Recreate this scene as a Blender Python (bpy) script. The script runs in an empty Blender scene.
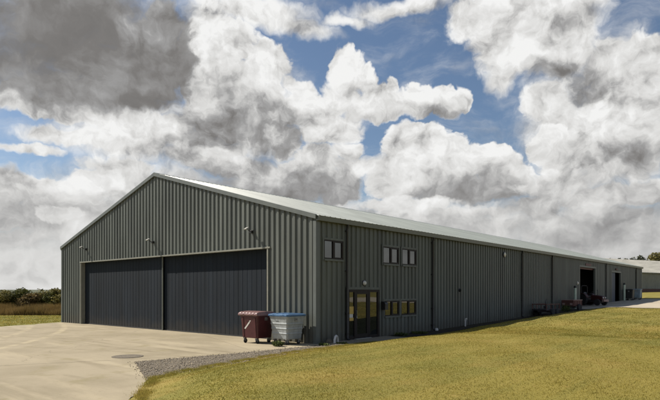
import bpy, bmesh, math, random
import numpy as np
from mathutils import Vector, Matrix
SUN_ENERGY = 5.0
# ---------------------------------------------------------------- sky and sun
SUN_TO = Vector((-0.92, -0.43, 1.0)).normalized()      # towards the sun
VIEW_AZ = math.radians(40.9)

CLOUD = [  # heading (deg right of the hangar view), elevation, half width, half height, tilt, light at the top, light at the base, softness
    (0.0, 6.4, 44.6, 3.6, 0, 0.72, 0.62, 0.90),
    (-22.2, 5.9, 13.7, 4.1, 0, 0.82, 0.74, 0.90),
    (26.6, 5.4, 10.2, 3.8, 0, 0.66, 0.58, 0.90),
    (-20.4, 15.0, 7.1, 2.7, 0, 0.82, 0.72, 0.90),
    (-22.2, 17.9, 9.1, 1.9, 0, 0.84, 0.76, 0.80),
    (-29.9, 17.8, 3.2, 1.2, 0, 0.84, 0.78, 0.70),
    (-17.5, 9.6, 12.6, 3.0, 0, 0.78, 0.70, 0.90),
    (-7.9, 18.5, 6.3, 5.6, 0, 0.84, 0.70, 0.90),
    (26.6, 15.9, 7.2, 7.3, 0, 0.80, 0.66, 0.90),
    (-0.5, 17.2, 2.8, 2.2, 0, 0.85, 0.78, 0.90),
    (-12.6, 24.5, 4.1, 5.7, 0, 0.84, 0.76, 0.90),
    (-8.4, 27.4, 6.9, 1.4, 0, 0.90, 0.80, 0.90),
    (-3.2, 26.6, 3.8, 0.9, -15, 0.86, 0.80, 1.10),
    (7.4, 27.7, 5.6, 0.9, 0, 0.88, 0.78, 1.10),
    (1.6, 26.9, 3.2, 0.6, 0, 0.84, 0.80, 1.30),
    (16.5, 26.2, 4.1, 2.4, 0, 0.86, 0.78, 0.50),
    (23.1, 25.4, 4.7, 2.7, 0, 0.82, 0.76, 0.60),
    (18.0, 23.3, 3.5, 2.8, -20, 0.86, 0.78, 0.50),
    (23.1, 22.6, 4.0, 3.2, 0, 0.84, 0.64, 0.60),
    (17.8, 20.9, 1.7, 1.9, -10, 0.82, 0.76, 0.90),
    (29.9, 20.5, 3.5, 2.2, 0, 0.90, 0.70, 0.40),
    (27.5, 20.1, 3.3, 2.7, 0, 0.84, 0.62, 0.50),
    (26.8, 18.2, 4.6, 2.3, 0, 0.60, 0.38, 0.80),
    (30.3, 17.1, 2.9, 3.2, 0, 0.72, 0.58, 0.80),
    (22.0, 17.9, 2.7, 1.9, 0, 0.90, 0.74, 0.50),
    (24.4, 16.0, 3.9, 2.0, 0, 0.80, 0.64, 0.60),
    (-13.1, 23.6, 2.8, 3.8, 0, 0.96, 0.84, 0.40),
    (-10.7, 24.5, 3.1, 2.1, 0, 0.97, 0.82, 0.30),
    (-6.6, 23.2, 2.8, 1.9, 0, 0.97, 0.80, 0.25),
    (-12.0, 20.6, 3.7, 3.3, 0, 0.92, 0.78, 0.40),
    (-3.2, 21.3, 2.1, 0.9, -25, 0.88, 0.80, 0.60),
    (-7.9, 20.8, 3.8, 2.4, 0, 0.92, 0.74, 0.35),
    (-1.9, 18.8, 3.4, 1.8, -10, 0.92, 0.80, 0.35),
    (0.0, 16.9, 3.6, 1.6, 0, 0.92, 0.84, 0.45),
    (3.0, 13.2, 3.8, 1.0, 0, 0.84, 0.80, 0.80),
    (2.3, 14.7, 1.5, 1.1, 0, 0.76, 0.68, 0.50),
    (0.9, 22.7, 1.1, 1.8, 0, 0.97, 0.86, 0.34),
    (2.1, 21.8, 1.9, 2.0, 0, 0.96, 0.82, 0.34),
    (3.8, 21.6, 1.2, 1.5, 0, 0.95, 0.80, 0.34),
    (1.1, 20.0, 2.1, 1.8, 0, 0.90, 0.80, 0.40),
    (5.1, 19.5, 2.5, 1.5, 0, 0.88, 0.66, 0.34),
    (6.7, 20.6, 0.9, 1.0, 0, 0.95, 0.82, 0.34),
    (8.7, 19.0, 2.7, 1.4, 0, 0.88, 0.62, 0.34),
    (9.5, 19.9, 1.0, 0.9, 0, 0.94, 0.80, 0.34),
    (11.7, 18.9, 2.0, 1.3, 0, 0.94, 0.66, 0.34),
    (13.7, 19.2, 1.1, 1.2, 0, 0.95, 0.74, 0.34),
    (5.8, 18.4, 4.6, 0.9, 0, 0.70, 0.60, 0.50),
    (9.0, 16.5, 2.7, 0.6, 0, 0.90, 0.84, 0.50),
    (-30.1, 17.1, 2.9, 1.1, 0, 0.94, 0.86, 0.40),
    (-26.6, 16.6, 5.1, 1.2, 0, 0.93, 0.84, 0.40),
    (-21.7, 16.3, 5.1, 1.2, 0, 0.92, 0.80, 0.40),
    (-17.5, 16.2, 4.4, 1.6, 0, 0.86, 0.72, 0.50),
    (-24.0, 14.3, 6.7, 0.9, 0, 0.84, 0.76, 0.60),
    (-29.1, 13.0, 3.2, 0.5, 0, 0.85, 0.80, 0.70),
    (-21.3, 11.7, 3.7, 1.6, 0, 0.90, 0.74, 0.50),
    (-23.6, 11.0, 2.1, 1.1, 0, 0.94, 0.80, 0.40),
    (-27.5, 10.1, 3.9, 1.0, 0, 0.90, 0.78, 0.50),
    (-30.9, 9.6, 2.7, 1.8, 0, 0.66, 0.54, 0.50),
    (-25.8, 8.4, 5.2, 1.5, 0, 0.76, 0.66, 0.60),
    (-29.9, 6.8, 4.5, 1.8, 0, 0.64, 0.56, 0.70),
    (-26.6, 7.3, 1.7, 0.9, 0, 0.84, 0.72, 0.40),
    (-30.7, 4.7, 5.5, 1.3, 0, 0.72, 0.66, 0.80),
    (-8.4, 19.4, 4.2, 3.0, 0, 0.80, 0.58, 0.35),
    (-11.0, 17.4, 5.1, 3.0, 0, 0.62, 0.40, 0.60),
    (-7.2, 17.6, 3.8, 2.8, 0, 0.58, 0.32, 0.50),
    (-4.7, 15.9, 2.1, 2.0, 0, 0.62, 0.46, 0.50),
    (-13.1, 14.8, 5.2, 1.6, 0, 0.58, 0.46, 0.80),
    (-9.5, 13.0, 5.2, 1.6, 0, 0.68, 0.50, 0.70),
    (-13.6, 13.2, 4.0, 1.4, 0, 0.74, 0.62, 0.80),
    (-1.3, 13.6, 2.8, 2.1, 0, 0.78, 0.54, 0.45),
    (-3.7, 11.7, 6.6, 2.5, 0, 0.60, 0.36, 0.50),
    (0.9, 11.1, 3.4, 2.1, 0, 0.58, 0.38, 0.50),
    (-6.9, 10.8, 7.3, 1.5, 0, 0.52, 0.42, 0.80),
    (7.9, 14.6, 2.5, 2.0, 0, 0.97, 0.84, 0.22),
    (10.7, 15.3, 2.1, 1.8, 0, 0.98, 0.84, 0.22),
    (7.2, 11.9, 3.1, 2.7, 0, 0.92, 0.74, 0.35),
    (12.6, 14.2, 2.2, 1.8, 0, 0.92, 0.78, 0.30),
    (16.9, 14.0, 1.6, 1.4, 0, 0.95, 0.78, 0.25),
    (15.1, 13.3, 2.6, 1.8, 0, 0.90, 0.74, 0.30),
    (11.5, 11.9, 4.5, 2.2, 0, 0.84, 0.62, 0.50),
    (18.0, 12.0, 2.7, 2.2, 0, 0.84, 0.60, 0.35),
    (14.1, 10.2, 6.2, 1.6, 4, 0.54, 0.38, 0.70),
    (17.3, 10.4, 2.9, 1.6, 0, 0.54, 0.42, 0.60),
    (7.9, 9.0, 6.3, 0.9, 0, 0.86, 0.80, 0.60),
    (14.6, 8.0, 7.0, 0.8, 0, 0.82, 0.72, 0.70),
    (22.0, 14.1, 2.2, 1.7, 0, 0.92, 0.74, 0.30),
    (23.6, 12.6, 2.7, 1.9, 0, 0.80, 0.64, 0.50),
    (26.6, 12.5, 3.7, 2.8, 0, 0.74, 0.62, 0.70),
    (29.9, 12.9, 2.7, 3.1, 0, 0.74, 0.60, 0.70),
    (22.7, 10.5, 3.6, 1.5, 0, 0.82, 0.64, 0.50),
    (21.1, 8.5, 3.3, 1.4, 0, 0.62, 0.52, 0.60),
    (26.6, 9.0, 3.9, 1.3, 0, 0.64, 0.54, 0.60),
    (30.5, 9.1, 2.7, 1.4, 0, 0.76, 0.58, 0.50),
    (27.5, 7.1, 5.0, 1.3, 0, 0.64, 0.56, 0.80),
    (30.3, 5.5, 3.6, 1.1, 0, 0.62, 0.54, 0.80),
    (-29.9, 20.5, 6.4, 3.8, 0, 0.34, 0.40, 1.20),
    (-25.8, 24.3, 10.2, 5.4, 0, 0.27, 0.24, 0.90),
    (-23.1, 21.6, 7.6, 3.8, 0, 0.24, 0.24, 0.90),
    (-17.5, 23.0, 3.5, 4.7, 0, 0.34, 0.25, 0.45),
    (-17.1, 25.7, 2.5, 2.2, 0, 0.40, 0.32, 0.50),
    (-19.4, 19.8, 4.7, 2.3, 0, 0.27, 0.27, 0.60),
    (-25.8, 18.8, 7.9, 2.2, 0, 0.30, 0.36, 1.00),
    (-20.2, 24.4, 1.7, 1.4, 0, 0.46, 0.36, 1.10),
]
def build_world():
    w = bpy.data.worlds.new("World"); bpy.context.scene.world = w
    w.use_nodes = True
    nt = w.node_tree; nt.nodes.clear(); N = nt.nodes.new; Lk = nt.links.new
    def put(sock, v):
        if hasattr(v, 'is_output'): Lk(v, sock)
        else: sock.default_value = v
    def M(op, a, b=None, c=None, clamp=False):
        n = N('ShaderNodeMath'); n.operation = op; n.use_clamp = clamp
        put(n.inputs[0], a)
        if b is not None: put(n.inputs[1], b)
        if c is not None: put(n.inputs[2], c)
        return n.outputs[0]
    def V(op, a, b=None):
        n = N('ShaderNodeVectorMath'); n.operation = op
        put(n.inputs[0], a)
        if b is not None: put(n.inputs[1], b)
        return n.outputs['Value'] if op in ('DOT_PRODUCT', 'LENGTH') else n.outputs[0]
    def ramp(x, lo, hi, a=0.0, b=1.0, smooth=True):
        n = N('ShaderNodeMapRange'); n.interpolation_type = 'SMOOTHSTEP' if smooth else 'LINEAR'
        put(n.inputs[0], x); n.inputs[1].default_value = lo; n.inputs[2].default_value = hi
        n.inputs[3].default_value = a; n.inputs[4].default_value = b; n.clamp = not smooth
        return n.outputs[0]
    def mixc(f, a, b):
        n = N('ShaderNodeMix'); n.data_type = 'RGBA'
        put(n.inputs[0], f); put(n.inputs[6], a); put(n.inputs[7], b)
        return n.outputs[2]
    tc = N('ShaderNodeTexCoord')
    d = V('NORMALIZE', tc.outputs['Generated'])
    ca, sa = math.cos(VIEW_AZ), math.sin(VIEW_AZ)
    xr = V('DOT_PRODUCT', d, (ca, sa, 0)); yf = V('DOT_PRODUCT', d, (-sa, ca, 0)); z = V('DOT_PRODUCT', d, (0, 0, 1))
    az = M('MULTIPLY', M('ARCTAN2', xr, yf), 5.7296)       # units of ten degrees
    el = M('MULTIPLY', M('ARCSINE', z), 5.7296)
    cb = N('ShaderNodeCombineXYZ'); put(cb.inputs[0], az); put(cb.inputs[1], el)
    P = cb.outputs[0]
    def noise(p, scale, detail, rough, dist=0.0, off=(0, 0, 0)):
        n = N('ShaderNodeTexNoise'); put(n.inputs['Vector'], V('ADD', p, off))
        n.inputs['Scale'].default_value = scale; n.inputs['Detail'].default_value = detail
        n.inputs['Roughness'].default_value = rough; n.inputs['Distortion'].default_value = dist
        return n
    # domain warp
    wn = noise(P, 1.6, 4, 0.55, 0, (3.1, 7.7, 0))
    warp = V('MULTIPLY', V('SUBTRACT', wn.outputs['Color'], (0.5, 0.5, 0.5)), (0.42, 0.32, 0))
    PW = V('ADD', P, warp)
    wn2 = noise(P, 5.5, 3, 0.6, 0, (1.3, 2.7, 0))
    PW2 = V('ADD', PW, V('MULTIPLY', V('SUBTRACT', wn2.outputs['Color'], (0.5, 0.5, 0.5)), (0.16, 0.13, 0)))
    ST = (1.0, 1.25, 1.0)
    def texture(p, det=9, rough=0.58):
        q = V('MULTIPLY', p, ST)
        f = noise(q, 1.9, det, rough, 0.0, (11.3, 4.2, 0)).outputs['Fac']
        v = N('ShaderNodeTexVoronoi'); v.feature = 'SMOOTH_F1'; v.voronoi_dimensions = '2D'; v.normalize = True
        put(v.inputs['Vector'], V('ADD', q, (5.0, 9.0, 0))); v.inputs['Scale'].default_value = 2.6
        v.inputs['Detail'].default_value = 4.0; v.inputs['Roughness'].default_value = 0.55
        v.inputs['Smoothness'].default_value = 0.35
        puff = M('SUBTRACT', 1.0, v.outputs['Distance'])
        return f, puff
    # open sky with thin veils; broken cumulus where no cloud is laid out by hand; soft grey layer near the horizon
    f1, p1 = texture(PW2)
    f2, p2 = texture(V('ADD', PW2, (-0.10, 0.12, 0)))
    g1, q1 = texture(PW, 3.5, 0.5)
    g2, q2 = texture(V('ADD', PW, (-0.13, 0.16, 0)), 3.5, 0.5)
    def small(p):
        v = N('ShaderNodeTexVoronoi'); v.feature = 'SMOOTH_F1'; v.voronoi_dimensions = '2D'; v.normalize = True
        put(v.inputs['Vector'], V('ADD', p, (2.0, 6.0, 0))); v.inputs['Scale'].default_value = 7.5; v.inputs['Detail'].default_value = 3.0
        v.inputs['Roughness'].default_value = 0.6; v.inputs['Smoothness'].default_value = 0.25
        return v.outputs['Distance']
    s1 = small(PW2); s2 = small(V('ADD', PW2, (-0.035, 0.05, 0)))
    fine = noise(PW2, 6.5, 7, 0.62, 0.3, (4.4, 1.9, 0)).outputs['Fac']
    edge = M('ADD', M('MULTIPLY_ADD', s1, -0.55, M('MULTIPLY_ADD', f1, 1.9, -0.74)), M('ADD', M('MULTIPLY', M('SUBTRACT', p1, 0.62), 1.7), M('MULTIPLY', M('SUBTRACT', fine, 0.5), 0.9)))
    relief = M('ADD', M('MULTIPLY_ADD', M('SUBTRACT', s2, s1), 0.42, M('MULTIPLY', M('SUBTRACT', f1, f2), 0.80)), M('ADD', M('MULTIPLY', M('SUBTRACT', p1, p2), 0.42), M('MULTIPLY', M('SUBTRACT', g1, g2), 0.75)))
    relief = M('MULTIPLY', relief, ramp(el, 0.3, 1.6, 0.28, 1.0))
    aside = M('ADD', ramp(M('ABSOLUTE', az), 3.3, 5.0, -1.6, -0.25), ramp(el, 2.9, 4.5, 0.0, -0.30))
    cov = ramp(M('ADD', aside, edge), -0.1, 0.25)
    veil = ramp(noise(V('MULTIPLY', PW, (0.8, 2.2, 1)), 1.3, 7, 0.62, 0.4, (2.2, 8.8, 0)).outputs['Fac'], 0.45, 0.80, 0.0, 0.42)
    cov = M('MAXIMUM', cov, M('MAXIMUM', veil, ramp(el, 0.3, 1.15, 1.0, 0.0)))
    lum = M('ADD', M('MULTIPLY', M('SUBTRACT', g1, 0.5), 0.5), ramp(el, 0.1, 1.6, 0.74, 0.86))
    for (a, e, ra, re, rot, top, bot, soft) in CLOUD:
        ct, st = math.cos(math.radians(rot)), math.sin(math.radians(rot))
        off = V('SUBTRACT', PW2, (a / 10, e / 10, 0))
        lx = V('DOT_PRODUCT', off, (ct * 10 / ra, st * 10 / ra, 0)); ly = V('DOT_PRODUCT', off, (-st * 10 / re, ct * 10 / re, 0))
        r2 = M('MULTIPLY_ADD', lx, lx, M('MULTIPLY', ly, ly))
        arg = M('SUBTRACT', M('MULTIPLY_ADD', edge, 0.85 if soft < .6 else 0.6, 1.0), r2)
        mask = ramp(arg, -soft * .55 - .03, soft * .95 + .05)
        shade = M('MULTIPLY_ADD', ly, (top - bot) * .55, (top + bot) * .5 - .03)
        shade = M('ADD', shade, ramp(arg, 0.0, 0.7, 0.05 if top > .5 else 0.03, 0.0))
        lum = M('MULTIPLY_ADD', mask, M('SUBTRACT', shade, lum), lum)
        cov = M('MAXIMUM', cov, mask)
    cover = M('MULTIPLY_ADD', lum, 1e-6, cov)      # keeps both chains in one evaluation order
    lum = M('MULTIPLY_ADD', relief, ramp(lum, 0.15, 0.6, 0.25, 1.05), lum)
    cr = N('ShaderNodeValToRGB'); put(cr.inputs[0], lum)
    els = cr.color_ramp.elements
    els[0].position = 0.0; els[0].color = (0.155, 0.149, 0.145, 1)
    els[1].position = 1.0; els[1].color = (0.90, 0.90, 0.89, 1)
    for pos, c in ((0.22, (0.205, 0.197, 0.190, 1)), (0.45, (0.355, 0.352, 0.35, 1)), (0.72, (0.68, 0.675, 0.66, 1))):
        k = els.new(pos); k.color = c
    sky = N('ShaderNodeTexSky'); sky.sky_type = 'NISHITA'; sky.sun_disc = False
    sky.sun_elevation = math.asin(SUN_TO.z)
    sky.sun_rotation = math.atan2(SUN_TO.x, SUN_TO.y)
    sky.air_density = 1.0; sky.dust_density = 0.6; sky.ozone_density = 2.0
    bg1 = N('ShaderNodeBackground'); Lk(sky.outputs[0], bg1.inputs[0]); bg1.inputs[1].default_value = SKY_STRENGTH
    bg2 = N('ShaderNodeBackground'); Lk(cr.outputs[0], bg2.inputs[0]); bg2.inputs[1].default_value = CLOUD_STRENGTH
    mx = N('ShaderNodeMixShader'); put(mx.inputs[0], M('MULTIPLY', cover, 1.0, clamp=True))
    Lk(bg1.outputs[0], mx.inputs[1]); Lk(bg2.outputs[0], mx.inputs[2])
    out = N('ShaderNodeOutputWorld'); Lk(mx.outputs[0], out.inputs[0])
    w.cycles.sampling_method = 'MANUAL'; w.cycles.sample_map_resolution = 1024

SKY_STRENGTH = 0.062
CLOUD_STRENGTH = 0.66
build_world()

sd = bpy.data.lights.new("sun", 'SUN'); sd.energy = SUN_ENERGY; sd.angle = math.radians(0.53); sd.color = (1.0, 0.925, 0.81)
so = bpy.data.objects.new("sun", sd); bpy.context.scene.collection.objects.link(so)
so.rotation_euler = SUN_TO.to_track_quat('Z', 'Y').to_euler()
so.location = (-60, -30, 70)

# ---------------------------------------------------------------- camera and view
sc = bpy.context.scene
cam = bpy.data.cameras.new("camera"); co = bpy.data.objects.new("camera", cam); sc.collection.objects.link(co)
co.location = (15.04, -16.47, 2.15); co.rotation_euler = (math.radians(90), 0, VIEW_AZ)
cam.sensor_width = 36; cam.lens = 29.4; cam.shift_y = 0.1394; cam.clip_start = 0.1; cam.clip_end = 6000
sc.camera = co
sc.view_settings.view_transform = 'Standard'; sc.view_settings.look = 'None'
sc.view_settings.exposure = 0.6; sc.view_settings.gamma = 1; sc.view_settings.use_curve_mapping = False

# ---------------------------------------------------------------- helpers
random.seed(7); RNG = np.random.default_rng(7)
COL = sc.collection
PI = math.pi

class MB:
    """collects shapes; build() links them as one mesh object"""
    def __init__(s): s.v = []; s.f = []
    def add(s, vs, fs, mat=None):
        o = len(s.v)
        s.v += [tuple(mat @ Vector(p)) if mat else tuple(p) for p in vs]
        s.f += [tuple(i + o for i in f) for f in fs]
    def box(s, x0, x1, y0, y1, z0, z1, mat=None):
        s.add([(x0,y0,z0),(x1,y0,z0),(x1,y1,z0),(x0,y1,z0),(x0,y0,z1),(x1,y0,z1),(x1,y1,z1),(x0,y1,z1)],
              [(0,3,2,1),(4,5,6,7),(0,1,5,4),(1,2,6,5),(2,3,7,6),(3,0,4,7)], mat)
        return s
    def loft(s, rings, cap=True, close=True, mat=None):
        n = len(rings[0]); vs = [p for r in rings for p in r]; fs = []
        for i in range(len(rings) - 1):
            for j in range(n if close else n - 1):
                k = (j + 1) % n
                fs.append((i*n+j, i*n+k, (i+1)*n+k, (i+1)*n+j))
        if cap: fs += [tuple(range(n - 1, -1, -1)), tuple((len(rings)-1)*n + j for j in range(n))]
        s.add(vs, fs, mat); return s
    def tube(s, pts, r, n=10, cap=True, mat=None):
        pts = [Vector(p) for p in pts]; rings = []
        rr = r if isinstance(r, (list, tuple)) else [r] * len(pts)
        t0 = (pts[1] - pts[0]).normalized()
        up = Vector((0,0,1)) if abs(t0.z) < .9 else Vector((1,0,0))
        for i, p in enumerate(pts):
            a = pts[max(i-1,0)]; b = pts[min(i+1,len(pts)-1)]
            t = (b - a).normalized(); e1 = t.cross(up).normalized(); e2 = e1.cross(t)
            rings.append([tuple(p + (e1*math.cos(2*PI*k/n) + e2*math.sin(2*PI*k/n))*rr[i]) for k in range(n)])
        return s.loft(rings, cap, True, mat)
    def lathe(s, prof, n=20, mat=None, cap=True):      # profile of (radius, z) about z
        return s.loft([[(r*math.cos(2*PI*k/n), r*math.sin(2*PI*k/n), z) for k in range(n)] for r, z in prof], cap, True, mat)
    def build(s, name, mat, parent=None, off=None, smooth=False, bevel=0, seg=2):
        me = bpy.data.meshes.new(name)
        vs = s.v if off is None else [(x-off[0], y-off[1], z-off[2]) for x, y, z in s.v]
        me.from_pydata(vs, [], s.f); me.update()
        bm = bmesh.new(); bm.from_mesh(me); bmesh.ops.recalc_face_normals(bm, faces=bm.faces); bm.to_mesh(me); bm.free()
        if mat: me.materials.append(mat)
        if smooth:
            for p in me.polygons: p.use_smooth = True
            me.set_sharp_from_angle(angle=math.radians(40))
        o = bpy.data.objects.new(name, me); COL.objects.link(o)
        if parent: o.parent = parent
        if bevel:
            m = o.modifiers.new('bevel', 'BEVEL'); m.width = bevel; m.segments = seg; m.limit_method = 'ANGLE'
        return o

def tag(o, label=None, cat=None, group=None, kind=None):
    if label: o['label'] = label
    if cat: o['category'] = cat
    if group: o['group'] = group
    if kind: o['kind'] = kind
    return o
def empty(name, loc, rz=0.0):
    o = bpy.data.objects.new(name, None); COL.objects.link(o)
    o.location = loc; o.rotation_euler = (0, 0, rz); o.empty_display_size = .3
    return o
def copy_tree(o, parent=None):
    c = o.copy(); COL.objects.link(c); c.parent = parent
    for ch in [x for x in bpy.data.objects if x.parent == o]: copy_tree(ch, c)
    return c
def rot(axis, deg, at=(0,0,0)):
    return Matrix.Translation(at) @ Matrix.Rotation(math.radians(deg), 4, axis)

# ---------------------------------------------------------------- materials
def material(name, base, rough=0.6, metal=0.0, var=0.0, scale=4.0, stretch=(1,1,1), tint=None, bump=0.0, bscale=30.0, spec=0.5, detail=5):
    m = bpy.data.materials.new(name); m.use_nodes = True
    nt = m.node_tree; b = nt.nodes['Principled BSDF']
    b.inputs['Base Color'].default_value = (*base, 1); b.inputs['Roughness'].default_value = rough
    b.inputs['Metallic'].default_value = metal; b.inputs['Specular IOR Level'].default_value = spec
    g = nt.nodes.new('ShaderNodeNewGeometry'); mp = nt.nodes.new('ShaderNodeMapping')
    nt.links.new(g.outputs['Position'], mp.inputs[0]); mp.inputs['Scale'].default_value = stretch
    if var:
        n = nt.nodes.new('ShaderNodeTexNoise'); n.inputs['Scale'].default_value = scale; n.inputs['Detail'].default_value = detail
        n.inputs['Roughness'].default_value = .6
        nt.links.new(mp.outputs[0], n.inputs['Vector'])
        r = nt.nodes.new('ShaderNodeMapRange'); r.inputs[1].default_value = .3; r.inputs[2].default_value = .7
        nt.links.new(n.outputs['Fac'], r.inputs[0])
        mx = nt.nodes.new('ShaderNodeMix'); mx.data_type = 'RGBA'
        t = tint or tuple(c * (1 - var) for c in base)
        mx.inputs[6].default_value = (*t, 1); mx.inputs[7].default_value = (*[min(1, c * (1 + var * .5)) for c in base], 1)
        nt.links.new(r.outputs[0], mx.inputs[0]); nt.links.new(mx.outputs[2], b.inputs['Base Color'])
        r2 = nt.nodes.new('ShaderNodeMapRange'); r2.inputs[3].default_value = max(0, rough - .08); r2.inputs[4].default_value = min(1, rough + .1)
        nt.links.new(n.outputs['Fac'], r2.inputs[0]); nt.links.new(r2.outputs[0], b.inputs['Roughness'])
    if bump:
        n2 = nt.nodes.new('ShaderNodeTexNoise'); n2.inputs['Scale'].default_value = bscale; n2.inputs['Detail'].default_value = 4
        nt.links.new(mp.outputs[0], n2.inputs['Vector'])
        bp = nt.nodes.new('ShaderNodeBump'); bp.inputs['Strength'].default_value = bump; bp.inputs['Distance'].default_value = .03
        nt.links.new(n2.outputs['Fac'], bp.inputs['Height']); nt.links.new(bp.outputs[0], b.inputs['Normal'])
    return m

def ground_material(name, layers, base, rough=0.95, bump=0.4, bscale=40, bdist=.02, lines=(), arcs=()):
    """base colour overlaid by noise masked colours: (colour, scale, lo, hi, stretch, strength, offset)"""
    m = bpy.data.materials.new(name); m.use_nodes = True
    nt = m.node_tree; b = nt.nodes['Principled BSDF']; b.inputs['Roughness'].default_value = rough
    b.inputs['Specular IOR Level'].default_value = .2
    g = nt.nodes.new('ShaderNodeNewGeometry')
    cur = nt.nodes.new('ShaderNodeRGB'); cur.outputs[0].default_value = (*base, 1); cur = cur.outputs[0]
    for i, (c, scl, lo, hi, st, k, off) in enumerate(layers):
        mp = nt.nodes.new('ShaderNodeMapping'); nt.links.new(g.outputs['Position'], mp.inputs[0])
        mp.inputs['Scale'].default_value = st[:3]; mp.inputs['Location'].default_value = (off, off * 1.7, 0)
        if len(st) > 3: mp.inputs['Rotation'].default_value = (0, 0, math.radians(st[3]))
        n = nt.nodes.new('ShaderNodeTexNoise'); n.inputs['Scale'].default_value = scl; n.inputs['Detail'].default_value = 6
        n.inputs['Roughness'].default_value = .62; nt.links.new(mp.outputs[0], n.inputs['Vector'])
        r = nt.nodes.new('ShaderNodeMapRange'); r.interpolation_type = 'SMOOTHSTEP'
        r.inputs[1].default_value = lo; r.inputs[2].default_value = hi; r.inputs[4].default_value = k
        nt.links.new(n.outputs['Fac'], r.inputs[0])
        mx = nt.nodes.new('ShaderNodeMix'); mx.data_type = 'RGBA'; nt.links.new(r.outputs[0], mx.inputs[0])
        nt.links.new(cur, mx.inputs[6]); mx.inputs[7].default_value = (*c, 1); cur = mx.outputs[2]
    for (nx, ny, d0, half, c, k, wob) in lines:      # construction joints and cracks across a slab
        dt = nt.nodes.new('ShaderNodeVectorMath'); dt.operation = 'DOT_PRODUCT'; nt.links.new(g.outputs['Position'], dt.inputs[0]); dt.inputs[1].default_value = (nx, ny, 0)
        n = nt.nodes.new('ShaderNodeTexNoise'); n.inputs['Scale'].default_value = .8; n.inputs['Detail'].default_value = 6; nt.links.new(g.outputs['Position'], n.inputs['Vector'])
        a = nt.nodes.new('ShaderNodeMath'); a.operation = 'MULTIPLY_ADD'; nt.links.new(n.outputs['Fac'], a.inputs[0]); a.inputs[1].default_value = wob; nt.links.new(dt.outputs['Value'], a.inputs[2])
        s = nt.nodes.new('ShaderNodeMath'); s.operation = 'SUBTRACT'; nt.links.new(a.outputs[0], s.inputs[0]); s.inputs[1].default_value = d0 + wob * .5
        ab = nt.nodes.new('ShaderNodeMath'); ab.operation = 'ABSOLUTE'; nt.links.new(s.outputs[0], ab.inputs[0])
        r = nt.nodes.new('ShaderNodeMapRange'); r.inputs[1].default_value = half * .4; r.inputs[2].default_value = half; r.inputs[3].default_value = k; r.inputs[4].default_value = 0
        nt.links.new(ab.outputs[0], r.inputs[0])
        mx = nt.nodes.new('ShaderNodeMix'); mx.data_type = 'RGBA'; nt.links.new(r.outputs[0], mx.inputs[0])
        nt.links.new(cur, mx.inputs[6]); mx.inputs[7].default_value = (*c, 1); cur = mx.outputs[2]
    for (cx, cy, R, half, c, k) in arcs:             # sweeping tyre marks
        ds = nt.nodes.new('ShaderNodeVectorMath'); ds.operation = 'DISTANCE'; nt.links.new(g.outputs['Position'], ds.inputs[0]); ds.inputs[1].default_value = (cx, cy, 0)
        s = nt.nodes.new('ShaderNodeMath'); s.operation = 'SUBTRACT'; nt.links.new(ds.outputs['Value'], s.inputs[0]); s.inputs[1].default_value = R
        ab = nt.nodes.new('ShaderNodeMath'); ab.operation = 'ABSOLUTE'; nt.links.new(s.outputs[0], ab.inputs[0])
        r = nt.nodes.new('ShaderNodeMapRange'); r.interpolation_type = 'SMOOTHSTEP'; r.inputs[1].default_value = half * .3; r.inputs[2].default_value = half; r.inputs[3].default_value = k; r.inputs[4].default_value = 0
        nt.links.new(ab.outputs[0], r.inputs[0])
        n = nt.nodes.new('ShaderNodeTexNoise'); n.inputs['Scale'].default_value = 1.3; n.inputs['Detail'].default_value = 7; nt.links.new(g.outputs['Position'], n.inputs['Vector'])
        r2 = nt.nodes.new('ShaderNodeMapRange'); r2.inputs[1].default_value = .38; r2.inputs[2].default_value = .62; nt.links.new(n.outputs['Fac'], r2.inputs[0])
        ml = nt.nodes.new('ShaderNodeMath'); ml.operation = 'MULTIPLY'; nt.links.new(r.outputs[0], ml.inputs[0]); nt.links.new(r2.outputs[0], ml.inputs[1])
        mx = nt.nodes.new('ShaderNodeMix'); mx.data_type = 'RGBA'; nt.links.new(ml.outputs[0], mx.inputs[0]); nt.links.new(cur, mx.inputs[6]); mx.inputs[7].default_value = (*c, 1); cur = mx.outputs[2]
    nt.links.new(cur, b.inputs['Base Color'])
    if bump:
        n2 = nt.nodes.new('ShaderNodeTexNoise'); n2.inputs['Scale'].default_value = bscale; n2.inputs['Detail'].default_value = 5
        nt.links.new(g.outputs['Position'], n2.inputs['Vector'])
        bp = nt.nodes.new('ShaderNodeBump'); bp.inputs['Strength'].default_value = bump; bp.inputs['Distance'].default_value = bdist
        nt.links.new(n2.outputs['Fac'], bp.inputs['Height']); nt.links.new(bp.outputs[0], b.inputs['Normal'])
    return m

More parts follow.
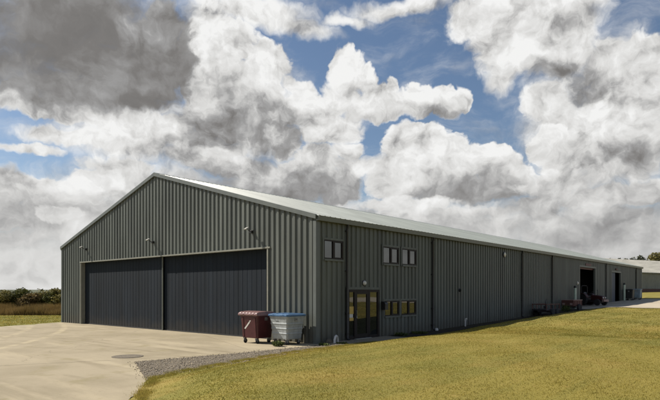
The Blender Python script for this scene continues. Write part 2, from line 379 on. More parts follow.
def leaf_material(name, base, vary=.4, trans=.25, nscale=1.2):
    m = bpy.data.materials.new(name); m.use_nodes = True
    nt = m.node_tree; b = nt.nodes['Principled BSDF']; b.inputs['Roughness'].default_value = .75
    b.inputs['Specular IOR Level'].default_value = .25
    g = nt.nodes.new('ShaderNodeNewGeometry'); n = nt.nodes.new('ShaderNodeTexNoise'); n.inputs['Scale'].default_value = nscale
    n.inputs['Detail'].default_value = 4
    nt.links.new(g.outputs['Position'], n.inputs['Vector'])
    ad = nt.nodes.new('ShaderNodeMath'); ad.operation = 'MULTIPLY_ADD'; nt.links.new(g.outputs['Random Per Island'], ad.inputs[0]); ad.inputs[1].default_value = .5
    nt.links.new(n.outputs['Fac'], ad.inputs[2])
    r = nt.nodes.new('ShaderNodeMapRange'); r.inputs[1].default_value = .35; r.inputs[2].default_value = 1.15; nt.links.new(ad.outputs[0], r.inputs[0])
    mx = nt.nodes.new('ShaderNodeMix'); mx.data_type = 'RGBA'; nt.links.new(r.outputs[0], mx.inputs[0])
    mx.inputs[6].default_value = (*[c * (1 - vary) for c in base], 1)
    mx.inputs[7].default_value = (min(1, base[0] * (1 + vary * 1.3)), min(1, base[1] * (1 + vary)), base[2] * (1 + vary * .6), 1)
    nt.links.new(mx.outputs[2], b.inputs['Base Color'])
    t = nt.nodes.new('ShaderNodeBsdfTranslucent'); nt.links.new(mx.outputs[2], t.inputs[0])
    ms = nt.nodes.new('ShaderNodeMixShader'); ms.inputs[0].default_value = trans
    out = nt.nodes['Material Output']
    nt.links.new(b.outputs[0], ms.inputs[1]); nt.links.new(t.outputs[0], ms.inputs[2]); nt.links.new(ms.outputs[0], out.inputs[0])
    return m

def glass_material(name):
    m = bpy.data.materials.new(name); m.use_nodes = True
    nt = m.node_tree; b = nt.nodes['Principled BSDF']
    b.inputs['Base Color'].default_value = (.012, .014, .014, 1); b.inputs['Roughness'].default_value = .02
    gl = nt.nodes.new('ShaderNodeBsdfGlossy'); gl.inputs['Roughness'].default_value = .015; gl.inputs['Color'].default_value = (.85, .88, .86, 1)
    n = nt.nodes.new('ShaderNodeTexNoise'); n.inputs['Scale'].default_value = 1.1
    g = nt.nodes.new('ShaderNodeNewGeometry'); nt.links.new(g.outputs['Position'], n.inputs['Vector'])
    bp = nt.nodes.new('ShaderNodeBump'); bp.inputs['Strength'].default_value = .12; bp.inputs['Distance'].default_value = .02
    nt.links.new(n.outputs['Fac'], bp.inputs['Height']); nt.links.new(bp.outputs[0], gl.inputs['Normal'])
    ms = nt.nodes.new('ShaderNodeMixShader'); ms.inputs[0].default_value = .075
    nt.links.new(b.outputs[0], ms.inputs[1]); nt.links.new(gl.outputs[0], ms.inputs[2])
    nt.links.new(ms.outputs[0], nt.nodes['Material Output'].inputs[0])
    return m

M = dict(
    clad=material('green grey cladding', (.101, .112, .100), .5, var=.36, scale=1.2, stretch=(1, 1, .15), spec=.35),
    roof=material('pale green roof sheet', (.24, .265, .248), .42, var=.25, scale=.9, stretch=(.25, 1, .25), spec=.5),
    trim=material('pale green trim', (.098, .110, .102), .45, var=.12, scale=3),
    sidetrim=material('dark green trim', (.10, .115, .095), .45, var=.15, scale=3),
    gutter=material('green grey gutter', (.125, .135, .115), .45, var=.2, scale=1.5),
    door=material('slate hangar door', (.0105, .0152, .0218), .7, var=.35, scale=1.6, stretch=(1.5, 1, .2), spec=.15),
    doorframe=material('door frame trim', (.20, .20, .165), .5, var=.15, scale=4),
    black=material('black plastic', (.012, .012, .012), .45),
    brown=material('dark brown frame', (.016, .011, .009), .55, spec=.25),
    glass=glass_material('window glass'),
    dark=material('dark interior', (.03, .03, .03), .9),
    intwall=material('interior liner', (.10, .10, .09), .8),
    concrete_in=material('interior concrete', (.22, .20, .17), .8, var=.2),
    white=material('white plastic', (.55, .54, .51), .4),
    lampglass=material('lamp glass', (.62, .60, .52), .25),
    alu=material('weathered aluminium', (.45, .45, .43), .4, metal=.6, var=.2, scale=8),
    maroon=material('maroon plastic', (.060, .011, .014), .42, var=.3, scale=5, spec=.45),
    maroonlid=material('maroon lid', (.20, .115, .11), .30, var=.25, scale=9, spec=.6),
    galv=material('galvanised steel', (.31, .335, .345), .45, metal=.3, var=.25, scale=7, stretch=(1, 1, .6)),
    blue=material('blue lid plastic', (.05, .12, .235), .35, var=.2, scale=5),
    rubber=material('black rubber', (.02, .02, .02), .8),
    steel=material('grey steel', (.25, .25, .25), .4, metal=.7),
    iron=material('cast iron', (.14, .117, .084), .9, var=.4, scale=20, bump=.5, bscale=60),
    rust=material('rusty red paint', (.10, .034, .028), .7, var=.5, scale=6, tint=(.09, .04, .028)),
    paint=material('faded pink paint', (.34, .23, .20), .6, var=.4, scale=9),
    redplate=material('dark red plate', (.07, .018, .016), .6),
    palegreen=material('pale green paint', (.42, .50, .40), .5, var=.2, scale=6),
    tractor=material('worn dark red tractor paint', (.060, .014, .012), .5, var=.4, scale=7),
    bluedoor=material('blue grey sliding door', (.035, .052, .085), .5, var=.2, scale=2, stretch=(1, 1, .2)),
    bluebin=material('blue grey skip paint', (.20, .26, .29), .55, var=.3, scale=4),
    darkmach=material('dark machinery paint', (.03, .026, .028), .6, var=.4, scale=6),
    bark=material('bark', (.09, .07, .05), .9, var=.4, scale=6, stretch=(1, 1, .3), bump=.6, bscale=20),
    brick=material('brown brick plinth', (.12, .06, .045), .85, var=.4, scale=6),
    notice=material('yellow notice paper', (.55, .38, .10), .7, var=.15, scale=12),
    stone=material('gravel stone', (.285, .235, .165), .9, var=.45, scale=9),
    flood=material('grey lamp housing', (.30, .30, .28), .5),
    greenmat=leaf_material('weed leaves', (.075, .10, .03), .4),
)

def per_island(m, lo, hi):
    nt = m.node_tree; b = nt.nodes['Principled BSDF']; src = b.inputs['Base Color'].links[0].from_socket
    g = nt.nodes.new('ShaderNodeNewGeometry'); r = nt.nodes.new('ShaderNodeMapRange'); r.inputs[3].default_value = lo; r.inputs[4].default_value = hi
    h = nt.nodes.new('ShaderNodeHueSaturation'); nt.links.new(g.outputs['Random Per Island'], r.inputs[0]); nt.links.new(r.outputs[0], h.inputs['Value'])
    nt.links.new(src, h.inputs['Color']); nt.links.new(h.outputs[0], b.inputs['Base Color'])
per_island(M['stone'], .45, 1.6)
def splash(m, colour, top, amount):      # dried mud thrown up on the foot of a wall, ragged along its upper edge
    nt = m.node_tree; b = nt.nodes['Principled BSDF']; src = b.inputs['Base Color'].links[0].from_socket
    g = nt.nodes.new('ShaderNodeNewGeometry'); s = nt.nodes.new('ShaderNodeSeparateXYZ'); nt.links.new(g.outputs['Position'], s.inputs[0])
    n = nt.nodes.new('ShaderNodeTexNoise'); n.inputs['Scale'].default_value = 2.2; n.inputs['Detail'].default_value = 7; nt.links.new(g.outputs['Position'], n.inputs['Vector'])
    a = nt.nodes.new('ShaderNodeMath'); a.operation = 'MULTIPLY_ADD'; nt.links.new(n.outputs['Fac'], a.inputs[0]); a.inputs[1].default_value = -1.2; nt.links.new(s.outputs[2], a.inputs[2])
    r = nt.nodes.new('ShaderNodeMapRange'); r.inputs[1].default_value = top - .9; r.inputs[2].default_value = top - .35; r.inputs[3].default_value = amount; r.inputs[4].default_value = 0
    nt.links.new(a.outputs[0], r.inputs[0]); mx = nt.nodes.new('ShaderNodeMix'); mx.data_type = 'RGBA'; nt.links.new(r.outputs[0], mx.inputs[0])
    nt.links.new(src, mx.inputs[6]); mx.inputs[7].default_value = (*colour, 1); nt.links.new(mx.outputs[2], b.inputs['Base Color'])
def sheets(m, width, amt):      # neighbouring sheets weathered a little differently
    nt = m.node_tree; b = nt.nodes['Principled BSDF']; src = b.inputs['Base Color'].links[0].from_socket
    g = nt.nodes.new('ShaderNodeNewGeometry'); d = nt.nodes.new('ShaderNodeVectorMath'); d.operation = 'DOT_PRODUCT'; nt.links.new(g.outputs['Position'], d.inputs[0]); d.inputs[1].default_value = (1 / width, 1 / width, 0)
    f = nt.nodes.new('ShaderNodeMath'); f.operation = 'FLOOR'; nt.links.new(d.outputs['Value'], f.inputs[0])
    w = nt.nodes.new('ShaderNodeTexWhiteNoise'); w.noise_dimensions = '1D'; nt.links.new(f.outputs[0], w.inputs['W'])
    r = nt.nodes.new('ShaderNodeMapRange'); r.inputs[3].default_value = 1 - amt; r.inputs[4].default_value = 1 + amt; nt.links.new(w.outputs['Value'], r.inputs[0])
    h = nt.nodes.new('ShaderNodeHueSaturation'); nt.links.new(r.outputs[0], h.inputs['Value']); nt.links.new(src, h.inputs['Color']); nt.links.new(h.outputs[0], b.inputs['Base Color'])
sheets(M['clad'], 1.0, .09); sheets(M['door'], 1.0, .12); sheets(M['roof'], 1.0, .06)
splash(M['clad'], (.095, .085, .065), .55, .5); splash(M['door'], (.035, .031, .026), .45, .5)

# ---------------------------------------------------------------- terrain
EDGE = [(1.3,60),(.9,34),(.9,10),(1.2,5.5),(1.35,1.9),(1.45,-2.6),(2.0,-5.8),(2.55,-8.2),(2.95,-9.25),(5.15,-10.9),(7.85,-12.4),(10.5,-15.5),(12.5,-20),(13,-45)]  # lawn boundary
EV = np.array([p[1] for p in EDGE][::-1]); EU = np.array([p[0] for p in EDGE][::-1])
def sstep(a, b, x):
    t = np.clip((np.asarray(x, float) - a) / (b - a), 0, 1); return t * t * (3 - 2 * t)
def wall_base(v):          # level of the ground along the side wall
    return np.interp(v, [-30, 8, 13, 22, 28, 38, 50, 62, 120, 200], [0, 0, .12, .30, .52, .82, 1.12, 1.36, 2.1, 2.6])
def edge_u(v):
    return np.interp(v, EV, EU)
def apron_left(v):
    return np.interp(v, [-60, -10, -5, 0.0, 1.0], [-20, -20.8, -22.0, -24.6, -25.2])
def height(u, v):
    u = np.asarray(u, float); v = np.asarray(v, float)
    d = u - edge_u(v)
    rise = wall_base(v)
    amp = np.interp(v, [-60, 0, 6, 10, 20, 27, 34, 45, 60], [.5, .49, .51, .60, .58, .47, .22, .10, .02])
    bank = np.where(d > 0, amp * sstep(-.3, 3.6, d), 0)
    right = rise * sstep(-1.5, .0, u) + bank
    right = right - .014 * (d < 0) * (v < 3)
    left = np.zeros_like(u)
    inside = (u > apron_left(v)) & (v < .3)
    left = np.where(inside, -.014, .02)
    left = left + wall_base(v) * sstep(62.5, 78, v) * sstep(-60, -25, u)
    left = np.where((u < .05) & (u > -24.5) & (v > 0) & (v < 62.2), -.03, left)
    h = np.where(u > -.4, right, left)
    far = np.hypot(u, v)
    h = h + 5.5 * sstep(250, 900, far) + .3 * sstep(70, 160, far) * sstep(0, 60, u)
    wob = .03 * np.sin(u * .9 + v * .35) * np.sin(v * .55 - u * .2) + .02 * np.sin(u * 2.1 + 1) * np.sin(v * 1.7)
    return h + wob * sstep(.6, 3, d) * (u > 0)

def axis(segs):
    out = []
    for a, b, s in segs: out += list(np.arange(a, b, s))
    return np.array(out + [segs[-1][1]])
us = axis([(-2500,-400,350),(-400,-120,40),(-120,-40,8),(-40,-2,1.5),(-2,24,.4),(24,60,2),(60,160,10),(160,400,40),(400,2500,350)])
vs = axis([(-2500,-400,350),(-400,-100,50),(-100,-24,6),(-24,40,.4),(40,76,1.2),(76,200,6),(200,400,40),(400,2800,300)])
UU, VV = np.meshgrid(us, vs); HH = height(UU, VV)
nu, nv = len(us), len(vs)
idx = np.arange(nu * nv).reshape(nv, nu)
quads = np.stack([idx[:-1,:-1], idx[:-1,1:], idx[1:,1:], idx[1:,:-1]], -1).reshape(-1, 4)
me = bpy.data.meshes.new('ground')
me.from_pydata(np.stack([UU, VV, HH], -1).reshape(-1, 3).tolist(), [], quads.tolist())
for p in me.polygons: p.use_smooth = True

GRASS_LAYERS = [((.140,.130,.026), .16, .42, .62, (1,1,1), .8, 3.0),
                ((.240,.177,.047), .50, .50, .70, (1,1,1), .65, 9.0),
                ((.150,.130,.025), 1.5, .50, .76, (1,1,1), .40, 1.0),
                ((.252,.188,.053), .38, .52, .66, (1.0,.08,1,8), .60, 5.0),
                ((.130,.120,.022), .34, .54, .68, (1.0,.07,1,8), .55, 15.0),
                ((.230,.186,.046), .95, .50, .62, (1.0,.045,1,8), .45, 33.0),
                ((.155,.142,.034), .95, .52, .64, (1.0,.045,1,8), .40, 44.0),
                ((.28,.185,.065), 5.0, .58, .76, (1,1,1), .35, 2.0),
                ((.115,.118,.022), 2.6, .66, .74, (1,1,1), .55, 21.0)]
lawn_m = ground_material('dry mown lawn', GRASS_LAYERS, (.196,.160,.034), bump=.22, bscale=22, bdist=.05)
# left of the apron and the far fields stay greener
def lawn_green(m):
    nt = m.node_tree; b = nt.nodes['Principled BSDF']; src = b.inputs['Base Color'].links[0].from_socket
    g = nt.nodes.new('ShaderNodeNewGeometry'); s = nt.nodes.new('ShaderNodeSeparateXYZ'); nt.links.new(g.outputs['Position'], s.inputs[0])
    r = nt.nodes.new('ShaderNodeMapRange'); r.inputs[1].default_value = -12; r.inputs[2].default_value = -20; r.inputs[4].default_value = .6; nt.links.new(s.outputs[0], r.inputs[0])
    mx = nt.nodes.new('ShaderNodeMix'); mx.data_type = 'RGBA'; nt.links.new(r.outputs[0], mx.inputs[0]); nt.links.new(src, mx.inputs[6])
    mx.inputs[7].default_value = (.125, .14, .030, 1); nt.links.new(mx.outputs[2], b.inputs['Base Color'])
lawn_green(lawn_m)
def far_woods(m):      # wooded country beyond the airfield
    nt = m.node_tree; b = nt.nodes['Principled BSDF']; src = b.inputs['Base Color'].links[0].from_socket
    g = nt.nodes.new('ShaderNodeNewGeometry'); l = nt.nodes.new('ShaderNodeVectorMath'); l.operation = 'LENGTH'; nt.links.new(g.outputs['Position'], l.inputs[0])
    r = nt.nodes.new('ShaderNodeMapRange'); r.inputs[1].default_value = 180; r.inputs[2].default_value = 320; nt.links.new(l.outputs['Value'], r.inputs[0])
    mx = nt.nodes.new('ShaderNodeMix'); mx.data_type = 'RGBA'; nt.links.new(r.outputs[0], mx.inputs[0]); nt.links.new(src, mx.inputs[6])
    mx.inputs[7].default_value = (.075, .085, .055, 1); nt.links.new(mx.outputs[2], b.inputs['Base Color'])
far_woods(lawn_m)
me.materials.append(lawn_m)
go = bpy.data.objects.new('ground', me); COL.objects.link(go); tag(go, kind='structure')

def sheet(name, poly, mat, z, sub=None, thick=.15):
    """flat slab with an irregular outline"""
    n = len(poly); vs_ = [(x, y, z) for x, y in poly] + [(x, y, z - thick) for x, y in poly]
    b = MB(); b.add(vs_, [tuple(range(n))] + [(i, n + i, n + (i + 1) % n, (i + 1) % n) for i in range(n)])
    return b.build(name, mat)
def ragged(pts, step=.35, amp=.07, seed=1):
    r = random.Random(seed); out = []
    for (a, b) in zip(pts[:-1], pts[1:]):
        L = math.dist(a, b); k = max(1, int(L / step))
        for i in range(k):
            t = i / k; out.append((a[0] + (b[0]-a[0])*t + r.uniform(-amp, amp), a[1] + (b[1]-a[1])*t + r.uniform(-amp, amp)))
    return out + [pts[-1]]

concrete = ground_material('worn concrete apron', [
    ((.232,.197,.132), .28, .42, .60, (1,1,1), .75, 2.0),
    ((.365,.312,.215), .5, .52, .66, (.25,1,1,35), .6, 6.0),
    ((.195,.163,.105), .9, .54, .70, (.15,1,1,-25), .55, 11.0),
    ((.385,.33,.23), .8, .56, .70, (.12,1,1,20), .6, 17.0),
    ((.20,.17,.085), .75, .56, .68, (1,1,1), .5, 23.0),
    ((.16,.132,.08), 4.0, .58, .76, (1,1,1), .55, 4.0),
    ((.13,.105,.065), 1.6, .68, .74, (1,1,1), .6, 31.0),
    ((.15,.12,.07), 40.0, .55, .75, (1,1,1), .45, 1.0)], (.298,.255,.178), rough=.9, bump=.3, bscale=50, bdist=.012,
    lines=[(.916,-.402,2.14,.035,(.085,.068,.042),.85,.25), (.40,.916,-3.2,.022,(.12,.095,.06),.55,.12), (0,1,-5.2,.022,(.12,.095,.06),.5,.05), (1,0,-9.2,.02,(.13,.1,.065),.5,.05), (1,0,-15.3,.02,(.13,.1,.065),.5,.05), (.7,.71,-9.5,.012,(.11,.09,.055),.6,1.6)],
    arcs=[(-2, -32, 26.0, .20, (.16,.13,.08), .55), (-2, -32, 27.7, .20, (.16,.13,.08), .55), (-34, -38, 37.0, .25, (.40,.34,.225), .7), (-34, -38, 38.9, .25, (.40,.34,.225), .7), (6, -40, 34.5, .18, (.18,.148,.09), .5)])
apron_poly = ([(-24.6, .25), (-22.0,-5), (-20.8,-10), (-20,-60), (14,-60)] +
    ragged([(13.2,-45),(12.6,-20),(10.4,-15.6),(7.75,-12.5),(5.05,-10.95),(2.9,-9.3),(-.15,-7.75)], .3, .06, 3) +
    ragged([(-.15,-7.75),(.35,-4.4),(.55,-1.8),(.62,.2)], .3, .03, 4)[1:] + [(.62, .25)])
apron = sheet('concrete_apron', apron_poly, concrete, .004); tag(apron, kind='structure')
gravel_m = ground_material('gravel bed', [((.13,.115,.095), 9, .45, .62, (1,1,1), .8, 1), ((.26,.23,.19), 28, .55, .7, (1,1,1), .8, 5)], (.21,.18,.138), bump=1.0, bscale=45, bdist=.05)
gravel_poly = ([(-.3,-7.9),(.25,-4.4),(.45,-1.8),(.5,.2),(.5,2.4)] + [(1.9,2.4)] +
    ragged([(1.75,1.8),(1.85,-2.6),(2.5,-5.8),(3.0,-8.4),(3.1,-9.5)], .3, .14, 8))
# the gravel lies as a thin bed a little above the slab edge
gravel = sheet('gravel_strip', gravel_poly, gravel_m, .012); tag(gravel, kind='structure')
path_m = ground_material('doorstep concrete', [((.22,.19,.145), 1.4, .45, .65, (1,1,1), .6, 1), ((.42,.37,.28), 6, .55, .7, (1,1,1), .4, 5)], (.25,.215,.155), bump=.3)
path = sheet('doorstep_path', ragged([(.06,.3),(1.1,.35),(1.75,1.2),(1.8,3.0),(1.5,4.9),(.06,5.0)], .3, .03, 5), path_m, .028); tag(path, kind='structure')

def DN(u): return np.interp(u, [.05, 2.5, 4.2, 7.35, 14, 60], [34.0, 30.6, 27.4, 29.6, 33, 42])
def DF(u): return np.interp(u, [.05, 5, 60], [58.6, 55.6, 52])
# drive in front of the far doors, following the slope
drive_m = ground_material('far concrete drive', [((.29,.25,.19), .4, .42, .62, (1,1,1), .6, 2)], (.40,.35,.27), rough=.9, bump=.2)
def draped(name, mat, rows, z):
    b = MB(); n = len(rows[0]); vs_ = [(x, y, float(height(x, y)) + z) for r in rows for x, y in r]
    b.add(vs_, [(i*n+j, i*n+j+1, (i+1)*n+j+1, (i+1)*n+j) for i in range(len(rows)-1) for j in range(n-1)])
    return tag(b.build(name, mat, smooth=True), kind='structure')
rows = []
for i in range(70):
    u = .05 + 60 * (i / 69) ** 1.6
    a_, c_ = float(DN(u)), float(DF(u))
    rows.append([(u, a_ + (c_ - a_) * k / 16) for k in range(17)])
draped('concrete_drive', drive_m, rows, .03)

# soil strip painted dark to widen the shadow along the side wall's foot
shadow_soil_m = ground_material('soil darkened as wall shadow', [((.028,.024,.016), 1.3, .42, .62, (1,1,1), .8, 1), ((.070,.068,.026), 2.4, .54, .68, (1,1,1), .7, 5), ((.095,.078,.05), 9, .6, .72, (1,1,1), .5, 8)], (.048,.039,.026), bump=1.0, bscale=14, bdist=.06)
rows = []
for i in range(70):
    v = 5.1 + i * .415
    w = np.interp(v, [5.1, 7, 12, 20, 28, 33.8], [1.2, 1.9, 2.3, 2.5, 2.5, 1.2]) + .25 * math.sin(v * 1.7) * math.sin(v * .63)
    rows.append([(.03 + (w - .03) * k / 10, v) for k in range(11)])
draped('shadow_soil_strip', shadow_soil_m, rows, .022)

# stones in the gravel bed
def point_in(poly, x, y):
    c = False; j = len(poly) - 1
    for i in range(len(poly)):
        if (poly[i][1] > y) != (poly[j][1] > y) and x < (poly[j][0]-poly[i][0])*(y-poly[i][1])/(poly[j][1]-poly[i][1]) + poly[i][0]: c = not c
        j = i
    return c
b = MB(); k = 0
while k < 6500:
    x, y = random.uniform(-.5, 3.2), random.uniform(-9.7, 2.4)
    if not point_in(gravel_poly, x, y):
        if random.random() > .12 or not any(point_in(gravel_poly, x + a_, y + c_) for a_, c_ in ((.3,.1),(.2,-.2),(.1,.2))): continue
    k += 1
    r = random.choice([.009,.011,.013,.014,.017,.02,.026]); z = max(.012, float(height(x, y))) + r * .3
    pts = [(r*random.uniform(.7,1.2),0,0),(0,r*random.uniform(.7,1.2),0),(-r*random.uniform(.7,1.2),0,0),(0,-r*random.uniform(.7,1.2),0),(0,0,r*.7),(0,0,-r*.7)]
    a = random.uniform(0, PI)
    b.add(pts, [(0,1,4),(1,2,4),(2,3,4),(3,0,4),(1,0,5),(2,1,5),(3,2,5),(0,3,5)], Matrix.Translation((x,y,z)) @ Matrix.Rotation(a, 4, 'Z') @ Matrix.Rotation(random.uniform(-.5,.5), 4, 'X'))
tag(b.build('gravel_stones', M['stone']), 'loose grey gravel spread between the concrete apron and the lawn', 'gravel', kind='stuff')

# ---------------------------------------------------------------- grass blades on the lawn
CAMU, CAMV = 15.04, -16.47
def blades(n, dmin, dmax, region, hmin, hmax, wid, power=1.0, tilt=.5):
    """random triangles standing on the terrain within the strip of view plus a margin"""
    t = RNG.random(n * 3); dist = dmin + (dmax - dmin) * t ** power
    ang = np.radians(RNG.uniform(-42, 72, n * 3)) - math.radians(40.9)
    u = CAMU + dist * np.sin(ang); v = CAMV + dist * np.cos(ang)
    ok = region(u, v); u, v, dist = u[ok][:n], v[ok][:n], dist[ok][:n]
    z = height(u, v) - .004
    h = RNG.uniform(hmin, hmax, len(u)) * (.6 + .8 * RNG.random(len(u)) ** 2)
    w = wid * (1 + dist / 14.0)
    a = RNG.uniform(0, 2 * PI, len(u)); ca, sa = np.cos(a), np.sin(a)
    tx, ty = RNG.normal(0, tilt, len(u)) * h, RNG.normal(0, tilt, len(u)) * h
    p0 = np.stack([u - ca * w, v - sa * w, z], -1); p1 = np.stack([u + ca * w, v + sa * w, z], -1)
    p2 = np.stack([u + tx, v + ty, z + h], -1)
    return np.stack([p0, p1, p2], 1).reshape(-1, 3)
def tri_mesh(name, co, mat):
    n = len(co) // 3; me = bpy.data.meshes.new(name)
    me.vertices.add(len(co)); me.vertices.foreach_set('co', co.astype(np.float32).ravel())
    me.loops.add(len(co)); me.loops.foreach_set('vertex_index', np.arange(len(co), dtype=np.int32))
    me.polygons.add(n); me.polygons.foreach_set('loop_start', np.arange(0, len(co), 3, dtype=np.int32))
    me.update(calc_edges=True); me.materials.append(mat)
    o = bpy.data.objects.new(name, me); COL.objects.link(o); return o
grass_m = ground_material('grass blades', GRASS_LAYERS, (.204,.167,.037), bump=0)
nt = grass_m.node_tree; bs = nt.nodes['Principled BSDF']; srcs = bs.inputs['Base Color'].links[0].from_socket
g_ = nt.nodes.new('ShaderNodeNewGeometry'); hs = nt.nodes.new('ShaderNodeHueSaturation')
mr = nt.nodes.new('ShaderNodeMapRange'); mr.inputs[3].default_value = 1.0; mr.inputs[4].default_value = 1.75
nt.links.new(g_.outputs['Random Per Island'], mr.inputs[0]); nt.links.new(mr.outputs[0], hs.inputs['Value']); nt.links.new(srcs, hs.inputs['Color'])
nt.links.new(hs.outputs[0], bs.inputs['Base Color'])
tl = nt.nodes.new('ShaderNodeBsdfTranslucent'); nt.links.new(hs.outputs[0], tl.inputs[0]); mxs = nt.nodes.new('ShaderNodeMixShader'); mxs.inputs[0].default_value = .5
nt.links.new(bs.outputs[0], mxs.inputs[1]); nt.links.new(tl.outputs[0], mxs.inputs[2]); nt.links.new(mxs.outputs[0], nt.nodes['Material Output'].inputs[0])
def on_lawn(u, v):
    return (u > edge_u(v) + RNG.normal(-.02, .08, len(u))) & ~((v > DN(u)) & (v < DF(u))) & ~((v > 5) & (u < 2.3) & (RNG.random(len(u)) < .8))
co_ = np.concatenate([blades(540000, 4.5, 26, on_lawn, .008, .026, .0045, 1.1), blades(150000, 22, 70, on_lawn, .012, .03, .009, 1.4), blades(85000, 34, 62, lambda u, v: (u < apron_left(v) - .05) & (v > -8), .02, .06, .008, 1.0)])
def edge_tufts(n):      # longer ragged grass creeping over the edge of the slab and gravel
    v = RNG.uniform(-13.5, 2.2, n); u = edge_u(v) + RNG.normal(.10, .16, n); k = RNG.random(n)
    clump = np.sin(v * 7.3) * np.sin(v * 3.1 + u * 4) + RNG.normal(0, .5, n) > -.1
    u, v = u[clump], v[clump]; n = len(u); z = np.maximum(height(u, v), .004) - .004
    h = RNG.uniform(.02, .075, n); w = RNG.uniform(.003, .007, n); a = RNG.uniform(0, 2 * PI, n)
    p0 = np.stack([u - np.cos(a) * w, v - np.sin(a) * w, z], -1); p1 = np.stack([u + np.cos(a) * w, v + np.sin(a) * w, z], -1)
    p2 = np.stack([u + RNG.normal(0, .45, n) * h, v + RNG.normal(0, .45, n) * h, z + h], -1)
    return np.stack([p0, p1, p2], 1).reshape(-1, 3)
co_ = np.concatenate([co_, edge_tufts(60000)])
tag(tri_mesh('lawn_grass', co_, grass_m), 'short dry yellow green grass covering the mown lawn', 'grass', kind='stuff')
def tall(u, v): return (u > .15) & (u < 1.6) & (v > 5.3) & (v < 31)

# ---------------------------------------------------------------- the hangar
L_, W_, EAVE, RIDGE = 61.7, 24.3, 5.30, 8.75
def rake(u): return EAVE + (RIDGE - EAVE) * (1 - abs(u + W_/2) / (W_/2))
def clad(mb, s0, s1, zb, zt, fmap, openings=(), pitch=1/3, depth=.045, crown=.135, slope=.035):
    """ribbed sheet wall along s; each opening (a, b, z0, z1) is left out"""
    br = []
    k = math.floor(s0 / pitch)
    while k * pitch < s1:
        p = k * pitch
        br += [(p, 0), (p + slope, depth), (p + slope + crown, depth), (p + 2*slope + crown, 0)]
        k += 1
    def off(s):
        q = s - math.floor(s / pitch) * pitch
        if q < slope: return depth * q / slope
        if q < slope + crown: return depth
        if q < 2*slope + crown: return depth * (2*slope + crown - q) / slope
        return 0
    cuts = sorted(set([round(x, 5) for x, _ in br if s0 < x < s1] + [s0, s1] + [round(e, 5) for o in openings for e in o[:2] if s0 < e < s1]))
    for a, b in zip(cuts[:-1], cuts[1:]):
        m = (a + b) / 2; oa, ob = off(a + 1e-6), off(b - 1e-6)
        segs = [(zb(a), zt(a), zb(b), zt(b))]
        for o in sorted([o for o in openings if o[0] < m < o[1]], key=lambda o: o[2]):
            l = segs.pop(); segs += [(l[0], o[2], l[2], o[2]), (o[3], l[1], o[3], l[3])]
        for (za0, za1, zb0, zb1) in segs:
            if za1 - za0 < 1e-3 and zb1 - zb0 < 1e-3: continue
            mb.add([fmap(a, oa, za0), fmap(b, ob, zb0), fmap(b, ob, zb1), fmap(a, oa, za1)], [(0,1,2,3)])

hangar = tag(empty('hangar', (-12.15, 30.85, 0)), 'long green grey ribbed metal hangar with pitched roof and wide slate sliding doors', 'hangar')
HO = (-12.15, 30.85, 0)
DU0, DU1, DZ = -21.3, -2.9, 4.1
def part(mb, name, mat, parent=hangar, **k): return mb.build(name, mat, parent, HO, **k)

# windows on the side: (v0, v1, z0, z1)
WIN = [(.45, 1.72, 3.55, 4.36), (4.72, 6.08, 3.52, 4.34), (6.36, 7.72, 3.52, 4.34), (4.85, 6.12, .98, 1.72), (6.28, 7.70, .98, 1.72)]
DOORV = (2.08, 4.42, .0, 2.26)
BIG1 = (35.7, 40.7, .0, 4.45); BIG2 = (46.9, 50.8, .0, 4.28)
b = MB(); clad(b, -W_, 0, lambda s: -.2, lambda s: rake(s) - .03, lambda s, o, z: (s, -o, z), [(DU0, DU1, -.2, DZ)], depth=.052, crown=.125, slope=.04)
part(b, 'gable_wall', M['clad'])
b = MB(); clad(b, 0, L_, lambda s: -.2, lambda s: EAVE, lambda s, o, z: (o, s, z), [*WIN, (DOORV[0], DOORV[1], -.2, DOORV[3]), (BIG1[0], BIG1[1], -.2, BIG1[3]), (BIG2[0], BIG2[1], -.2, BIG2[3])], depth=.048, crown=.14, slope=.02)
part(b, 'side_wall', M['clad'])
b = MB(); clad(b, 0, L_, lambda s: -.2, lambda s: EAVE, lambda s, o, z: (-W_ - o, s, z)); part(b, 'side_wall', M['clad'])
b = MB(); clad(b, -W_, 0, lambda s: -.2, lambda s: rake(s) - .03, lambda s, o, z: (s, L_ + o, z)); part(b, 'gable_wall', M['clad'])

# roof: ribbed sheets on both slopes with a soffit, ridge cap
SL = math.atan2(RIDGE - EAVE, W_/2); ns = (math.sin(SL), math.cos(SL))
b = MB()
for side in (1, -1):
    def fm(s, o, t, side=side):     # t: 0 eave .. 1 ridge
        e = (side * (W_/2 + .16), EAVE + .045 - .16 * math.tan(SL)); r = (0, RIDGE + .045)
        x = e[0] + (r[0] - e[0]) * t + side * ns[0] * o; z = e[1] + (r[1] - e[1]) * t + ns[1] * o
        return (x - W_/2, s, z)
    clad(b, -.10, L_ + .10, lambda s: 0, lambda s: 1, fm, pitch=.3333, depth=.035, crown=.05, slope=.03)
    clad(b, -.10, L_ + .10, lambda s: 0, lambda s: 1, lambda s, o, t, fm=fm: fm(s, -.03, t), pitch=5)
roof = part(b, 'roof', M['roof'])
b = MB()
b.loft([[(-W_/2 - .30, v, RIDGE + .045 - .30*math.tan(SL) + .045), (-W_/2, v, RIDGE + .10), (-W_/2 + .30, v, RIDGE + .045 - .30*math.tan(SL) + .045), (-W_/2 + .30, v, RIDGE - .3*math.tan(SL) + .075), (-W_/2 - .30, v, RIDGE - .3*math.tan(SL) + .075)] for v in (-.13, L_ + .13)])
part(b, 'ridge_cap', M['roof'], roof)
